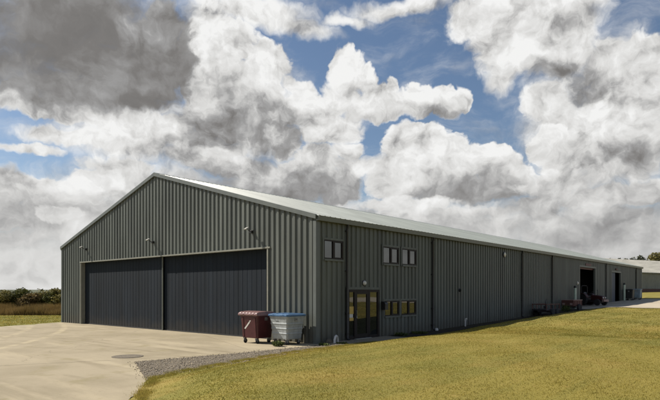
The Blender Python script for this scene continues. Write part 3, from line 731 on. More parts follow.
# verge trims up each gable
for v0_, v1_ in ((-.135, -.052), (L_ + .052, L_ + .135)):
    b = MB()
    for s in (1, -1):
        e = W_/2 + .10
        def pr(d, up): return (-W_/2 + s * d, RIDGE - d * math.tan(SL) + up)
        rings = []
        for d in (0, e):
            x, z0 = pr(d, -.11); _, z1 = pr(d, .080)
            rings.append([(x, v0_, z0), (x, v1_, z0), (x, v1_, z1), (x, v0_, z1)])
        b.loft(rings)
    part(b, 'verge_trim', M['trim'])
# gutters with fascia along both eaves
for s, nm in ((1, 'gutter'), (-1, 'gutter')):
    b = MB(); x = 0 if s > 0 else -W_
    prof = [(.05,-.20),(.22,-.20),(.24,-.02),(.25,.0),(.20,.0),(.19,-.03),(.08,-.03),(.05,-.0)]
    b.loft([[(x + s*px_, v, EAVE + pz) for px_, pz in prof] for v in (-.05, L_ + .05)])
    part(b, nm, M['gutter'])
# corner trims
for (x, y, sx, sy) in ((0, 0, 1, -1), (-W_, 0, -1, -1), (0, L_, 1, 1), (-W_, L_, -1, 1)):
    b = MB(); zt = EAVE - .21
    out = .072
    b.box(*sorted((x + sx*out, x - sx*.10)), *sorted((y + sy*out, y + sy*(out - .012))), -.2, zt)
    b.box(*sorted((x + sx*out, x + sx*(out - .012))), *sorted((y + sy*(out - .014), y - sy*.17)), -.2, zt)
    part(b, 'corner_trim', M['trim'])

# hangar doors: two ribbed leaves, set back in a trimmed opening
for (a, c, v) in ((DU0 - .1, -11.75, .22), (-11.85, DU1 + .1, .31)):
    b = MB(); clad(b, a, c, lambda s: .03, lambda s: DZ + .1, lambda s, o, z, v=v: (s, v - o, z), pitch=1/3, depth=.010, crown=.285, slope=.02)
    lf = part(b, 'hangar_door_leaf', M['door'])
    b = MB().box(a, c, v - .03, v + .05, -.02, .06); part(b, 'bottom_seal', M['rubber'], lf)
b = MB().box(-11.80, -11.75, .165, .215, .03, DZ + .1); part(b, 'door_edge_strip', M['gutter'])
for a, c in ((DU0 - .07, DU0 + .012), (DU1 - .012, DU1 + .07)):
    part(MB().box(a, c, -.075, .35, -.02, DZ + .10), 'door_jamb', M['doorframe'])
b = MB().box(DU0 - .12, DU1 + .20, -.095, -.03, DZ + .003, DZ + .075); b.box(DU0 + .012, DU1 - .012, -.03, .35, DZ + .02, DZ + .07)
part(b, 'door_head_trim', M['doorframe'])

# floodlights on the gable
for (u, z) in ((-20.5, 4.98), (-12.3, 4.95), (-3.9, 4.92)):
    b = MB(); b.box(u - .05, u + .05, -.075, -.045, z - .08, z + .08); b.tube([(u, -.06, z), (u, -.22, z + .02), (u, -.34, z + .08)], .02)
    b.box(u - .07, u + .07, -.19, -.07, z - .07, z + .05)
    fl = part(b, 'floodlight', M['black'], bevel=.006)
    m = rot('X', 28, (u, -.42, z + .12))
    b = MB().box(-.085, .085, -.095, .095, -.026, .026, m); b.box(-.07, .07, -.08, .08, -.04, -.026, m)
    part(b, 'lamp_head', M['flood'], fl, bevel=.012)

# side windows
def side_window(v0_, v1_, z0, z1):
    b = MB(); f = .05
    for (a, c, d, e) in ((v0_, v1_, z0, z0 + f), (v0_, v1_, z1 - f, z1), (v0_, v0_ + f, z0 + f, z1 - f), (v1_ - f, v1_, z0 + f, z1 - f)):
        b.box(-.03, .052, a, c, d, e)
    m = (v0_ + v1_) / 2
    b.box(-.03, .056, m - .055, m + .045, z0 + f, z1 - f)
    # opening sash on the right half
    for (a, c, d, e) in ((m + .045, v1_ - f, z0 + f, z0 + f + .035), (m + .045, v1_ - f, z1 - f - .035, z1 - f), (m + .045, m + .08, z0 + f + .035, z1 - f - .035), (v1_ - f - .035, v1_ - f, z0 + f + .035, z1 - f - .035)):
        b.box(-.02, .049, a, c, d, e)
    w = part(b, 'window', M['brown'])
    b = MB().box(-.005, .012, v0_ + f, m - .055, z0 + f, z1 - f); b.box(-.005, .012, m + .08, v1_ - f - .035, z0 + f + .035, z1 - f - .035)
    part(b, 'pane', M['glass'], w)
    b = MB(); t = .085
    b.box(-.02, .062, v0_ - t, v0_ - .001, z0 - t, z1 + t); b.box(-.02, .062, v1_ + .001, v1_ + t, z0 - t, z1 + t)
    b.box(-.02, .060, v0_, v1_, z1 + .001, z1 + t); b.box(-.02, .095, v0_ - .001, v1_ + .001, z0 - t, z0 - .001)
    part(b, 'surround', M['clad'], w)
    return w
for w in WIN: side_window(*w)

# entrance door
v0_, v1_, z0, z1 = DOORV; f = .07
b = MB()
b.box(-.05, .055, v0_, v0_ + f, 0, z1); b.box(-.05, .055, v1_ - .14, v1_, 0, z1); b.box(-.05, .055, v0_ + f, v1_ - .14, z1 - f, z1)
b.box(-.05, .055, v0_ + .42, v0_ + .50, 0, z1 - f); b.box(-.05, .055, v0_ + 1.50, v0_ + 1.60, 0, z1 - f)
for a, c in ((v0_ + f, v0_ + .42), (v0_ + 1.60, v1_ - .14)):
    b.box(-.04, .045, a, c, .03, .15); b.box(-.04, .045, a, c, z1 - f - .05, z1 - f)
ed = part(b, 'entrance_door', M['brown'])
b = MB(); a, c = v0_ + .505, v0_ + 1.495
b.box(-.02, .048, a, a + .13, .06, z1 - f - .006); b.box(-.02, .048, c - .13, c, .06, z1 - f - .006); b.box(-.02, .048, a + .13, c - .13, .06, .24); b.box(-.02, .048, a + .13, c - .13, z1 - f - .14, z1 - f - .006)
part(b, 'door_leaf', M['brown'], ed)
b = MB().box(.0, .014, a + .13, c - .13, .24, z1 - f - .14)
b.box(.0, .014, v0_ + f, v0_ + .42, .15, z1 - f - .05); b.box(.0, .014, v0_ + 1.60, v1_ - .14, .15, z1 - f - .05)
part(b, 'pane', M['glass'], ed)
b = MB(); b.tube([(.05, a + .06, .98), (.09, a + .06, .98), (.09, a + .06, 1.30), (.05, a + .06, 1.30)], .014); part(b, 'door_handle', M['alu'], ed)
b = MB().box(.016, .019, v0_ + .10, v0_ + .36, 1.00, 1.16); part(b, 'white_notice', M['white'], ed)
for q, r_ in ((.86, .995), (1.165, 1.5)): part(MB().box(.0155, .018, v0_ + .08, v0_ + .41, q, r_), 'yellow_notice', M['notice'], ed)
b = MB().box(-.05, .16, v0_ + .42, v0_ + 1.6, .0, .05); part(b, 'threshold', M['alu'], ed)
b = MB(); t = .11
b.box(-.03, .064, v0_ - t, v0_ - .001, -.1, z1 + t); b.box(-.03, .064, v1_ + .001, v1_ + t, -.1, z1 + t); b.box(-.03, .067, v0_, v1_, z1 + .001, z1 + t)
part(b, 'door_surround', M['clad'], ed)

# post box by the door, bulkhead lamps, extract vent
b = MB(); b.box(.04, .26, 4.60, 4.84, 1.30, 1.56); b.loft([[(.04, y, 1.56), (.27, y, 1.56), (.24, y, 1.64), (.13, y, 1.69), (.04, y, 1.70)] for y in (4.59, 4.85)]); b.box(.262, .268, 4.64, 4.80, 1.50, 1.525)
part(b, 'post_box', M['black'], bevel=.01)
b = MB(); mt = Matrix.Translation((.035, 3.2, 2.56)) @ Matrix.Rotation(PI/2, 4, 'Y')
b.lathe([(.001, .0), (.125, .0), (.125, .035), (.09, .04)], 20, mt); bl = part(b, 'door_lamp', M['black'], smooth=True)
b = MB(); b.lathe([(.10, .036), (.105, .07), (.07, .12), (.001, .135)], 20, mt); part(b, 'lamp_glass', M['white'], bl, smooth=True)
for (v, z, r) in ((18.85, 4.68, .20), (35.0, 2.95, .15)):
    mt = Matrix.Translation((.035, v, z)) @ Matrix.Rotation(PI/2, 4, 'Y')
    b = MB(); b.lathe([(.001, 0), (r, 0), (r, .05), (r*.72, .062)], 24, mt); bl = part(b, 'bulkhead_lamp', M['black'] if r > .17 else M['alu'], smooth=True)
    b = MB(); b.lathe([(r*.74, .058), (r*.70, .09), (r*.4, .125), (.001, .135)], 24, mt); part(b, 'lamp_glass', M['lampglass'], bl, smooth=True)
b = MB(); mt = Matrix.Translation((.035, 12.45, 2.25)) @ Matrix.Rotation(PI/2, 4, 'Y')
b.lathe([(.001,0),(.10,0),(.10,.06),(.075,.10),(.075,.05),(.001,.05)], 16, mt); part(b, 'extract_vent', M['black'], smooth=True)

# downpipes
for v in (1.93, 9.32, 21.9, 28.2, 44.5, 58.3):
    g = float(height(.1, v)); b = MB(); x = .105
    b.tube([(.15, v, EAVE - .19), (.15, v, EAVE - .30), (x, v, EAVE - .42), (x, v, g + .16), (x + .03, v, g + .09), (x + .12, v, g + .04)], .052, 12)
    for z in (EAVE - .5, (EAVE + g)/2 + .4, g + 1.2, g + .3): b.lathe([(.062, z), (.062, z + .06)], 12, Matrix.Translation((x, v, 0))); b.box(.02, x, v - .09, v + .09, z + .015, z + .045)
    part(b, 'downpipe', M['black'], smooth=True)

# big side doorways: frames, inner floor and lining
for (a, c, z1) in ((BIG1[0], BIG1[1], BIG1[3]), (BIG2[0], BIG2[1], BIG2[3])):
    b = MB(); t = .16
    b.box(-.12, .066, a - t, a - .001, .3, z1 + t); b.box(-.12, .066, c + .001, c + t, .3, z1 + t); b.box(-.12, .069, a, c, z1 + .001, z1 + t)
    part(b, 'doorway_frame', M['clad'])
b = MB().box(-.35, -.16, BIG1[0] - .1, BIG1[1] + .1, 4.30, 4.75); b.box(.07, .09, 37.4, 39.2, 4.62, 4.84); part(b, 'shutter_box', M['redplate'])
b = MB(); b.box(.07, .16, 48.4, 49.0, 4.55, 4.72); part(b, 'sign_plate', M['redplate'])
b = MB(); clad(b, 46.8, 48.95, lambda s: .9, lambda s: 4.35, lambda s, o, z: (-.10 + o, s, z), pitch=.25, depth=.02, crown=.1, slope=.02)
b.box(-.14, -.105, 46.8, 48.95, .9, 4.35); part(b, 'sliding_door', M['bluedoor'])
b = MB().box(-12, -.13, 30.2, 56, .4, .86); part(b, 'inner_floor', M['concrete_in'])
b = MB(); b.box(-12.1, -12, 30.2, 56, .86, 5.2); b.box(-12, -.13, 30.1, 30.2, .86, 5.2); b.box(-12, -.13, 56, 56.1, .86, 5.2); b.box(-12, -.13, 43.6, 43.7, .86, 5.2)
part(b, 'inner_wall', M['dark'])

# ---------------------------------------------------------------- drain elbow, standpipe and such by the wall
b = MB(); g = .02
b.tube([(.55, .55, g), (.55, .55, .16), (.52, .62, .27), (.47, .74, .31), (.42, .86, .27), (.40, .92, .16), (.40, .93, -.02)], .05, 12)
tag(b.build('drain_hose', M['white'], smooth=True), 'short white bent hose arching over the ground by the hangar corner', 'hose')
b = MB(); pts = []
b.loft([[(.30 + .13*math.cos(t) * k, .50 + .15*math.sin(t) * k, z) for t in [i*PI/4 for i in range(8)]] for k, z in ((1, -.02), (1.05, .08), (.7, .17), (.2, .19))])
tag(b.build('rubble_stone', M['iron'], smooth=False, bevel=.01), 'grey lump of stone lying against the wall beside the white hose', 'stone')
g = float(height(.35, 12.6)); b = MB()
b.tube([(.35, 12.6, g - .05), (.35, 12.6, g + .40), (.37, 12.6, g + .46), (.45, 12.6, g + .47)], .045, 12); b.lathe([(.06, g + .34), (.06, g + .40)], 12, Matrix.Translation((.35, 12.6, 0)))
tag(b.build('standpipe', M['white'], smooth=True), 'short white standpipe rising from the grass at the foot of the side wall', 'pipe')
g = float(height(.2, 9.3)); b = MB(); b.lathe([(.10, g - .05), (.10, g + .10), (.07, g + .13), (.07, g + .16)], 12, Matrix.Translation((.26, 9.42, 0)))
tag(b.build('gully_cap', M['white'], smooth=True), 'small white gully cap at the foot of the first full height downpipe', 'drain cap')
# inspection cover in the apron
mc = tag(empty('manhole_cover', (-1.75, -7.35, .004)), 'round dark iron manhole cover set in the concrete apron', 'manhole cover')
b = MB().lathe([(.40, -.05), (.40, .012), (.37, .016)], 32); b.build('cover_plate', M['iron'], mc)
b = MB().loft([[(r*math.cos(k*PI/16), r*math.sin(k*PI/16), z) for k in range(32)] for r, z in ((.405, -.05), (.405, .014), (.50, .014), (.50, -.05))], cap=False); b.build('cover_frame', M['iron'], mc)

# ---------------------------------------------------------------- wheeled bins
def castor(mb_f, mb_w, x, y):
    mb_f.box(x - .055, x + .055, y - .055, y + .055, .205, .23); mb_f.box(x - .04, x - .03, y - .03, y + .05, .09, .205); mb_f.box(x + .03, x + .04, y - .03, y + .05, .09, .205)
    mb_w.lathe([(.03, -.024), (.088, -.024), (.098, -.012), (.098, .012), (.088, .024), (.03, .024)], 18, Matrix.Translation((x, y + .03, .098)) @ Matrix.Rotation(PI/2, 4, 'Y'))
def bin4(name, label, loc, rz, w, d, body_m, lid_m, ribs, lid, sticker=None, group=None, top=1.16, taper=.86):
    r = tag(empty(name, loc, math.radians(rz)), label, 'bin', group)
    def ring(k, z, wd=w, dp=d):
        a, c = wd/2*k, dp/2*k; q = .05
        return [(-a+q,-c,z),(a-q,-c,z),(a,-c+q,z),(a,c-q,z),(a-q,c,z),(-a+q,c,z),(-a,c-q,z),(-a,-c+q,z)]
    b = MB(); b.loft([ring(taper, .23), ring(taper + .015, .26), ring(1.0, top - .06), ring(1.045, top - .055), ring(1.045, top)])
    def kz(z): return taper + .015 + (1 - taper - .015) * (z - .26) / (top - .32)
    if ribs:      # pressed ribs on all four sides
        for z in (.46, .66, .86):
            b.loft([ring(kz(z - .035) - .002, z - .045), ring(kz(z) + .022, z - .02), ring(kz(z) + .022, z + .02), ring(kz(z) + .0, z + .045)])
    else:
        for x in (-.36, .36): b.loft([[(x - .05, -d/2*kz(z) - .02, z), (x + .05, -d/2*kz(z) - .02, z), (x + .05, -d/2*kz(z) + .03, z), (x - .05, -d/2*kz(z) + .03, z)] for z in (.27, top - .07)])
    body = b.build('bin_body', body_m, r, bevel=.008)
    # lifting arms on the sides
    for s in (1, -1):
        b = MB(); b.tube([(s*(w/2 - .02), 0, top - .12), (s*(w/2 + .09), 0, top - .12)], .022); b.box(*sorted((s*(w/2 - .03), s*(w/2 + .02))), -.07, .07, top - .2, top - .065); b.build('lifting_pin', M['steel'], r)
    b = MB(); n = 5
    if lid == 'segmented':     # deep moulded lid with a row of rounded fingers along the front
        prof = [(-d/2 - .06, top + .003), (-d/2 - .08, top + .05), (-d/2 - .055, top + .12), (-d/2 + .05, top + .165), (0, top + .19), (d/2 - .1, top + .165), (d/2 + .02, top + .10), (d/2 + .03, top + .003)]
        segs = 6; ww = (w + .10) / segs
        for i in range(segs):
            x0 = -(w + .10)/2 + i*ww
            b.loft([[(x0 + ww*t, y, z + (q if z > top + .01 else 0)) for y, z in prof] for t, q in ((.0, -.018), (.12, 0), (.88, 0), (1.0, -.018))])
    else:                      # flat plastic lid with rolled edge and shallow panels
        a, c = w/2 + .055, d/2 + .055
        b.loft([ring(1.0, top + .003, 2*a, 2*c), ring(1.012, top + .03, 2*a, 2*c), ring(1.0, top + .075, 2*a, 2*c), ring(.86, top + .10, 2*a, 2*c)])
        for x in (-.36, 0, .36): b.box(x - .13, x + .13, -c*.7, c*.7, top + .097, top + .115)
    ld = b.build('lid', lid_m, r, bevel=.006, smooth=(lid == 'segmented'))
    for x in (-.3, .3):
        b = MB(); b.tube([(x - .09, -d/2 - .07, top + .06), (x - .08, -d/2 - .11, top + .06), (x + .08, -d/2 - .11, top + .06), (x + .09, -d/2 - .07, top + .06)], .012, 8)
        b.build('lid_handle', lid_m, ld)
    b = MB(); b.tube([(-w/2 + .04, d/2 + .05, top - .02), (w/2 - .04, d/2 + .05, top - .02)], .018); b.build('hinge_bar', M['steel'], r)
    for (x, y) in ((-1, -1), (1, -1), (-1, 1), (1, 1)):
        f, wmb = MB(), MB(); castor(f, wmb, x*(w/2*taper - .09), y*(d/2*taper - .09) - .03)
        cf = f.build('castor', M['steel'], r); wmb.build('castor_wheel', M['rubber'], cf, smooth=True)
    if sticker: sticker(r, w, d, kz)
    return r
def maroon_sticker(r, w, d, kz):     # pale diagonal band left on the front
    b = MB(); y = -d/2*kz(.80) - .006
    q = [(-.30,.62),(-.22,.60),(.05,.86),(.13,.97),(.05,.96),(-.10,.80)]
    yy = lambda z: -d/2*kz(z) - .006
    b.add([(x, yy(z), z) for x, z in q] + [(x, yy(z) + .004, z) for x, z in q], [tuple(range(6)), tuple(range(11, 5, -1))] + [(i, 6+i, 6+(i+1) % 6, (i+1) % 6) for i in range(6)])
    b.build('sticker', M['white'], r)
def galv_sticker(r, w, d, kz):
    b = MB()
    for (x0, x1, za, zb_) in ((.18, .42, .90, .905),): pass
    y = d/2; b.box(w/2*kz(.8) + .004, w/2*kz(.8) + .012, -.22, .12, .74, .80); b.build('faded_lettering', M['black'], r)
bin4('waste_bin', 'maroon plastic waste bin with a pale streak on its front, beside the hangar doors', (-2.22, -1.25, .0), 2, 1.05, .98, M['maroon'], M['maroonlid'], False, 'segmented', maroon_sticker)
bin4('waste_bin', 'galvanised steel waste bin with a bright blue lid, near the hangar corner', (-.86, -.82, .0), -2, 1.08, .98, M['galv'], M['blue'], True, 'flat', None, taper=.82)
g1 = float(height(.9, 54.5))
bin4('waste_bin', 'blue grey waste bin standing at the far end of the side wall', (.80, 55.2, g1 + .03), 94, 1.1, .85, M['bluebin'], M['bluebin'], True, 'flat', taper=.9)
bin4('waste_bin', 'black waste bin in shade between the blue grey bin and the far doorway', (.62, 52.4, float(height(.6, 52.4)) + .03), 90, 1.0, .8, M['black'], M['black'], False, 'flat', taper=.88)

# ---------------------------------------------------------------- machines by the side wall
def wheel(parent, x, y, z, r, wd, name='wheel', rim=None):
    mt = Matrix.Translation((x, y, z)) @ Matrix.Rotation(PI/2, 4, 'X')
    t = MB().lathe([(r*.55, -wd/2), (r*.9, -wd/2), (r, -wd*.32), (r, wd*.32), (r*.9, wd/2), (r*.55, wd/2)], 22, mt).build(name, M['rubber'], parent, smooth=True)
    MB().lathe([(.02, -wd*.3), (r*.5, -wd*.3), (r*.57, -wd*.42), (r*.57, wd*.42), (r*.5, wd*.3), (.02, wd*.3)], 16, mt).build('rim', rim or M['steel'], t, smooth=True)
# small red tractor nosing out of the doorway
g = float(height(.6, 38.0)) + .03
tr = tag(empty('tractor', (.55, 38.2, max(g, .89)), math.radians(-22)), 'small worn dark red tractor nosing out of the open side doorway', 'tractor')
b = MB(); b.loft([[(x, -wd, z0), (x, wd, z0), (x, wd, z1 - .06), (x, wd*.7, z1), (x, -wd*.7, z1), (x, -wd, z1 - .06)] for x, wd, z0, z1 in ((-.1, .27, .52, .98), (.5, .26, .52, .95), (1.0, .24, .50, .88), (1.12, .20, .52, .80))]); b.build('bonnet', M['tractor'], tr, bevel=.015)
b = MB(); b.box(-1.0, 1.05, -.17, .17, .38, .52); b.box(-1.0, -.45, -.22, .22, .4, .75); b.box(.65, .85, -.45, .45, .26, .36); b.box(-.85, -.65, -.5, .5, .42, .54); b.box(-.45, .0, -.42, .42, .34, .38); b.build('chassis', M['darkmach'], tr)
for s in (1, -1):
    wheel(tr, -.75, s*.55, .52, .52, .28, 'rear_wheel', M['tractor']); wheel(tr, .75, s*.48, .30, .30, .18, 'front_wheel', M['tractor'])
    b = MB(); arc = [(-.75 + .60*math.cos(t), .52 + .60*math.sin(t)) for t in [math.radians(a) for a in range(20, 175, 15)]]
    b.loft([[(x, s*.36, z), (x, s*.72, z), (x, s*.72, z + .02), (x, s*.36, z + .02)] for x, z in arc]); b.build('mudguard', M['tractor'], tr)
    mt = Matrix.Translation((1.10, s*.15, .72)) @ Matrix.Rotation(PI/2, 4, 'Y'); MB().lathe([(.001, 0), (.075, 0), (.075, .03), (.05, .055), (.001, .065)], 16, mt).build('headlight', M['white'], tr, smooth=True)
b = MB(); b.box(-.80, -.42, -.24, .24, .80, .90); b.loft([[(-.86, -.22, .86), (-.78, -.22, .86), (-.78, .22, .86), (-.86, .22, .86)], [(-.98, -.20, 1.25), (-.92, -.20, 1.25), (-.92, .20, 1.25), (-.98, .20, 1.25)]]); b.build('seat', M['black'], tr, bevel=.03)
b = MB(); b.tube([(-.98, -.42, .7), (-1.0, -.42, 1.75), (-1.0, -.30, 1.86), (-1.0, .30, 1.86), (-1.0, .42, 1.75), (-.98, .42, .7)], .03); b.build('roll_bar', M['darkmach'], tr)
b = MB(); b.tube([(-.05, 0, .95), (-.22, 0, 1.14)], .02); mt = Matrix.Translation((-.23, 0, 1.15)) @ Matrix.Rotation(math.radians(-40), 4, 'Y')
ringp = [tuple(mt @ Vector((.18*math.cos(k*PI/10), .18*math.sin(k*PI/10), 0))) for k in range(21)]; b.tube(ringp, .014, 8); b.tube([tuple(mt @ Vector((-.17,0,0))), tuple(mt @ Vector((.17,0,0)))], .012, 8); b.build('steering_wheel', M['black'], tr)
b = MB(); b.tube([(.35, .12, .9), (.35, .12, 1.35), (.30, .12, 1.45)], .025); b.build('exhaust', M['darkmach'], tr)
b = MB(); b.box(1.12, 1.34, -.34, .34, .36, .56); b.build('front_weight', M['paint'], tr, bevel=.02)

# faded red box trailer
g = float(height(.9, 30.0)); rt = tag(empty('box_trailer', (.98, 30.3, g), math.radians(80)), 'rusty red box trailer with a faded rim parked against the side wall', 'trailer')
b = MB(); a, c = .72, .50
b.box(-a, a, -c, c, .42, .47); b.box(-a, a, -c, -c + .04, .47, .88); b.box(-a, a, c - .04, c, .47, .88); b.box(-a, -a + .04, -c + .04, c - .04, .47, .88); b.box(a - .04, a, -c + .04, c - .04, .47, .88)
for x in (-.5, -.1, .3, .66): b.box(x - .02, x + .02, -c - .025, -c - .002, .44, .86); b.box(x - .02, x + .02, c + .002, c + .025, .44, .86)
b.build('box_body', M['rust'], rt)
b = MB(); b.box(-a - .03, a + .03, -c - .03, -c + .05, .885, .935); b.box(-a - .03, a + .03, c - .05, c + .03, .885, .935); b.box(-a - .03, -a + .05, -c + .05, c - .05, .885, .935); b.box(a - .05, a + .03, -c + .05, c - .05, .885, .935); b.build('rim_rail', M['paint'], rt)
b = MB(); b.box(-.03, .03, -c - .2, c + .2, .26, .32); b.box(-a, a, -.3, -.24, .34, .42); b.box(-a, a, .24, .3, .34, .42); b.box(-.06, .06, -.3, .3, .32, .36); b.tube([(a, 0, .38), (a + .6, 0, .40)], .03); b.build('chassis', M['darkmach'], rt)
for s in (1, -1): wheel(rt, 0, s*(c + .13), .29, .29, .16, 'wheel', M['steel'])
for q in (-.42, .22): MB().box(-a - .05, -a - .002, q, q + .2, .5, .66).build('lamp_board', M['paint'], rt)
# low dark flatbed
g = float(height(.9, 24.2)); ft = tag(empty('flatbed_trailer', (.95, 24.3, g), math.radians(84)), 'low dark flatbed trailer with side rails standing in shade by the wall', 'trailer')
b = MB(); b.box(-1.1, 1.1, -.55, .55, .42, .52); b.box(-1.1, 1.1, -.12, .12, .30, .42); b.tube([(1.1, 0, .4), (1.7, 0, .42)], .035); b.box(-.05, .05, -.6, .6, .28, .34); b.build('bed', M['darkmach'], ft)
b = MB()
for s in (1, -1):
    for x in (-1.05, -.35, .35, 1.05): b.box(x - .03, x + .03, s*.53 - .02, s*.53 + .02, .52, .84)
    b.box(-1.1, 1.1, s*.53 - .025, s*.53 + .025, .84, .90)
b.box(-1.1, -1.05, -.5, .5, .84, .90); b.build('side_rail', M['rust'], ft)
b = MB(); b.tube([(.2, .1, .52), (.15, .1, 1.0), (.28, .1, 1.25)], .03); b.box(.10, .36, -.02, .22, .52, .72); b.build('winch_lever', M['darkmach'], ft)
for s in (1, -1):
    for x in (-.35, .35): wheel(ft, x, s*.68, .27, .27, .15, 'wheel', M['darkmach'])
# posts beside the doorways
for (u, v, lab) in ((.32, 33.4, 'pale green post with a dark cap beside the tractor doorway'), (.30, 51.35, 'pale green post with a dark cap between the sliding door and the bins')):
    g = float(height(u, v)); p = tag(empty('guard_post', (u, v, g)), lab, 'post', 'guard posts beside the big doorways')
    MB().lathe([(.11, -.1), (.11, 1.80), (.10, 1.83)], 16).build('post', M['palegreen'], p, smooth=True)
    MB().lathe([(.12, 1.82), (.12, 1.95), (.08, 2.01), (.001, 2.02)], 16).build('cap', M['black'], p, smooth=True)

# ---------------------------------------------------------------- second hangar beyond
A2 = math.radians(70.9); X2 = Vector((math.cos(A2), math.sin(A2), 0)); O2 = Vector((-16.0, 104.9, 2.05))
h2 = tag(empty('far_hangar', O2, A2), 'pale distant metal hangar with a low pitched roof beyond the end of the near one', 'hangar')
E2, R2, D2, LL = 4.5, 8.3, 24.0, 60.0
b = MB(); clad(b, 0, LL, lambda s: .35, lambda s: E2, lambda s, o, z: (s, -o, z), pitch=.5, depth=.05, crown=.2, slope=.05); b.box(.05, LL - .05, D2 - .1, D2, -1, E2)
def rk2(y): return E2 + (R2 - E2) * (1 - abs(y - D2/2) / (D2/2))
clad(b, .0, D2, lambda s: -1, lambda s: rk2(s) - .03, lambda s, o, z: (-o, s, z), pitch=.5, depth=.05, crown=.2, slope=.05)
clad(b, .0, D2, lambda s: -1, lambda s: rk2(s) - .03, lambda s, o, z: (LL + o, s, z), pitch=.5, depth=.05, crown=.2, slope=.05)
b.build('wall', material('weathered pale cladding', (.20,.21,.18), .6, var=.2, scale=.6), h2)
b = MB().box(-.06, LL + .06, -.12, .0, -1.2, .8); b.build('plinth', M['brick'], h2)
b = MB()
for s in (-1, 1):
    def f2_(x, o, t, s=s): return (x, D2/2 + s*(D2/2 + .25)*(1 - t), E2 - .06 + (R2 - E2 + .12)*t + o)
    clad(b, -.2, LL + .2, lambda x: 0, lambda x: 1, f2_, pitch=.5, depth=.05, crown=.1, slope=.05)
b.build('roof', material('weathered fibre cement roof', (.27,.265,.235), .75, var=.3, scale=.5, stretch=(1,.3,1)), h2)
b = MB().loft([[(x, -.42, E2 - .10), (x, -.27, E2 - .10), (x, -.27, E2 - .24), (x, -.42, E2 - .24)] for x in (-.2, LL + .2)]); b.build('gutter', M['sidetrim'], h2)
b = MB()
for s in (-1, 1): b.loft([[(-.22, D2/2 + s*(D2/2 + .2)*(1 - t), z0 + (R2 - E2)*t) for z0 in (E2 - .25, E2 + .03)] + [(-.06, D2/2 + s*(D2/2 + .2)*(1 - t), z0 + (R2 - E2)*t) for z0 in (E2 + .03, E2 - .25)] for t in (0, 1)])
b.build('verge_trim', M['trim'], h2)

# ---------------------------------------------------------------- trees, shrubs, dry grass, weeds
def leaf_cloud(clumps, n, size, seed, flat=.6):
    """leaf faces scattered through a set of ellipsoid clumps (x, y, z, rx, ry, rz)"""
    r = np.random.default_rng(seed); cl = np.array(clumps, float)
    wgt = cl[:,3]*cl[:,4]*cl[:,5]; wgt = wgt**.75; wgt /= wgt.sum()
    k = r.choice(len(cl), n, p=wgt); d = r.normal(size=(n, 3)); d /= np.linalg.norm(d, axis=1)[:, None]
    rad = r.random(n)**.45
    rad *= 1 + .16*np.sin(d[:,0]*5 + seed)*np.sin(d[:,2]*6 + d[:,1]*4)
    c = cl[k,:3] + d*rad[:,None]*cl[k,3:6]
    a = r.normal(size=(n,3)); a[:,2] *= flat; a /= np.linalg.norm(a, axis=1)[:,None]
    q = r.normal(size=(n,3)); bb = np.cross(a, q); bb /= np.linalg.norm(bb, axis=1)[:,None]
    s = size*(.55 + .9*r.random(n))[:,None]
    v = np.stack([c - a*s, c + bb*s*.5, c + a*s, c - bb*s*.5], 1).reshape(-1, 3)
    return v
def leaf_object(name, v, mat, parent):
    n = len(v)//4; me = bpy.data.meshes.new(name)
    me.vertices.add(len(v)); me.vertices.foreach_set('co', v.astype(np.float32).ravel())
    me.loops.add(len(v)); me.loops.foreach_set('vertex_index', np.arange(len(v), dtype=np.int32))
    me.polygons.add(n); me.polygons.foreach_set('loop_start', np.arange(0, len(v), 4, dtype=np.int32))
    me.update(calc_edges=True); me.materials.append(mat)
    o = bpy.data.objects.new(name, me); COL.objects.link(o); o.parent = parent; return o
LEAF = [leaf_material('dark hedge leaves', (.075,.085,.026), .5), leaf_material('olive shrub leaves', (.16,.15,.050), .45),
        leaf_material('brownish shrub leaves', (.16,.125,.055), .4), leaf_material('yellowing tree leaves', (.165,.155,.06), .3), leaf_material('hazed green tree leaves', (.055,.065,.042), .4)]  # last leaf colour is lightened to paint in distance haze
def plant(name, label, cat, u, v, h, w, lm, n, size, seed, trunk_frac=.3, group=None, clumps=7):
    r = random.Random(seed); g = float(height(u, v)); t = tag(empty(name, (u, v, g)), label, cat, group)
    cl = [(0, 0, h*.62, w*.34, w*.34, h*.30)]
    for i in range(clumps):
        a = 2*PI*i/clumps + r.uniform(-.4, .4); q = r.uniform(.16, .36)*w; z = h*r.uniform(.34, .84); s = r.uniform(.16, .27)*w
        cl.append((q*math.cos(a), q*math.sin(a), min(z, h - s*.8), s, s, s*r.uniform(.7, 1.1)))
    cl.append((r.uniform(-.1,.1)*w, 0, h*.86, w*.17, w*.17, h*.13))
    if trunk_frac < .12: cl += [(w*.3*math.cos(k), w*.3*math.sin(k), h*.18, w*.26, w*.26, h*.18) for k in (0, 1.3, 2.6, 3.9, 5.2)]
    leaf_object('crown', leaf_cloud(cl, n, size, seed), lm, t)
    b = MB(); th = h*.6; b.tube([(0,0,-.15), (.02*h,.01*h,th*.4), (-.01*h,.02*h,th)], [h*.028, h*.02, h*.01], 8)
    for i in range(5):
        c = cl[1 + i % clumps]; b.tube([(0, 0, th*(.35 + .1*i)), (c[0]*.55, c[1]*.55, (th*(.4 + .1*i) + c[2])/2), c[:3]], [h*.012, h*.008, h*.004], 6)
    b.build('trunk', M['bark'], t); return t
